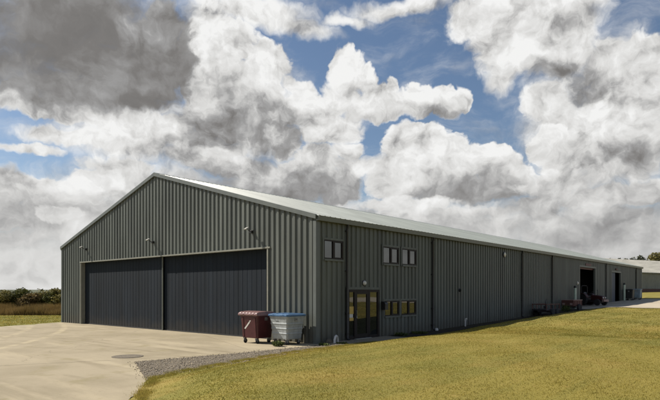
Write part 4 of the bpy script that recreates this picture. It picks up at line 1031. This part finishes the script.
HED = [(-48.6,2.4,2.3,3.2,2,'low brownish shrub at the outer end of the hedgerow'),
       (-47.2,3.7,2.65,3.2,1,'rounded olive shrub leftmost in the photo hedgerow'),
       (-46.2,5.1,2.75,2.9,0,'dark shrub with a high rounded top in the left half of the hedgerow'),
       (-44.9,5.3,2.20,2.6,2,'low brownish shrub in the middle of the hedgerow, in front of the dark ones'),
       (-44.9,7.0,2.45,2.8,1,'olive shrub with a flattened top in the middle of the hedgerow'),
       (-43.6,7.0,2.55,2.7,0,'dark dense shrub in the right half of the hedgerow'),
       (-42.6,7.4,2.75,2.6,1,'taller olive shrub seen right beside the hangar corner'),
       (-41.3,9.0,2.7,3.0,0,'dark shrub mostly behind the left edge of the hangar')]
for i, (u, v, h, w, k, lab) in enumerate(HED):
    plant('hedgerow_shrub', lab, 'shrub', u, v, h * .92, w, LEAF[k], 5200, .11, 20 + i, .08, 'shrubs along the left hedgerow', 8)
DIST = [(-34.6,192.5,11.2,6.5,'broad low dark tree at the left of the distant row above the roof'),(-32.0,194.2,11.0,5.0,'second dark tree of the distant row, rounded'),
        (-30.1,195.8,10.9,4.6,'slim dark tree in the middle of the distant row'),(-28.4,197.4,11.3,5.0,'dark tree right of the middle of the distant row'),
        (-26.3,198.9,11.9,5.2,'tallest dark tree at the right end of the distant row')]
for i, (u, v, h, w, lab) in enumerate(DIST):
    plant('distant_tree', lab, 'tree', u, v, h + .9, w * 1.5, LEAF[4], 3800, .42, 60 + i, .1, 'dark trees in a row behind the far hangar', 8)
plant('broad_tree', 'yellowing broad tree standing behind the roof of the far hangar', 'tree', -16.4, 181.2, 12.4, 8.5, LEAF[3], 7000, .42, 77, .3, None, 11)

# tall dry grass between lawn and hedgerow
def tall_grass():
    n = 42000; r = np.random.default_rng(5)
    s = r.uniform(-10, 12, n); d = r.uniform(-2.4, 2.6, n)
    ex = np.array((.756, .655)); ez = np.array((-.655, .756)); c0 = np.array((-40.2, 3.6))
    u = c0[0] + ex[0]*s + ez[0]*d; v = c0[1] + ex[1]*s + ez[1]*d
    ok = (u < -25.5); u, v, d, s = u[ok], v[ok], d[ok], s[ok]; n = len(u)
    z = height(u, v)
    h = (.62 + .48*r.random(n)) * (.85 + .2*np.sin(s*1.3) + .12*np.sin(s*3.7)) * (.75 + .25*np.clip((d + 2.6)/1.5, 0, 1))
    w = .012 + .016*r.random(n); a = r.uniform(0, 2*PI, n); tx, ty = r.normal(0, .14, n), r.normal(0, .14, n)
    p0 = np.stack([u - np.cos(a)*w, v - np.sin(a)*w, z], -1); p1 = np.stack([u + np.cos(a)*w, v + np.sin(a)*w, z], -1)
    p2 = np.stack([u + tx, v + ty, z + h], -1)
    return np.stack([p0, p1, p2], 1).reshape(-1, 3)
dry = leaf_material('tall dry grass', (.20,.145,.055), .4, .25, .7)
tag(tri_mesh('tall_dry_grass', tall_grass(), dry), 'tall dry russet grass in a band below the hedgerow', 'grass', kind='stuff')

def weed(label, u, v, h, w, n, seed, name='weed_clump', cat='weed'):
    g = max(.01, float(height(u, v))); o = leaf_object(name, leaf_cloud([(0,0,h*.45,w*.5,w*.5,h*.5),(w*.2,w*.1,h*.4,w*.3,w*.3,h*.35),(-w*.25,0,h*.3,w*.3,w*.3,h*.28)], n, .05, seed), M['greenmat'], None)
    o.location = (u, v, g); tag(o, label, cat, 'weeds around the hangar'); return o
weed('green weed clump on the gravel in front of the bins', -.45, -1.75, .22, .5, 300, 3)
weed('low straggling weeds in the gravel between the bins and the doorstep', .75, -.35, .10, .5, 150, 4)
weed('leafy weeds against the wall left of the entrance door', .95, .55, .09, .45, 140, 6)
weed('green weed clump between the two parked trailers', 1.35, 27.6, .75, .7, 420, 9)
weed('dark weeds at the wall foot right of the entrance door', .5, 5.6, .2, .7, 260, 10)
weed('dark low weeds under the lower pair of windows', .45, 7.3, .16, .9, 260, 12)
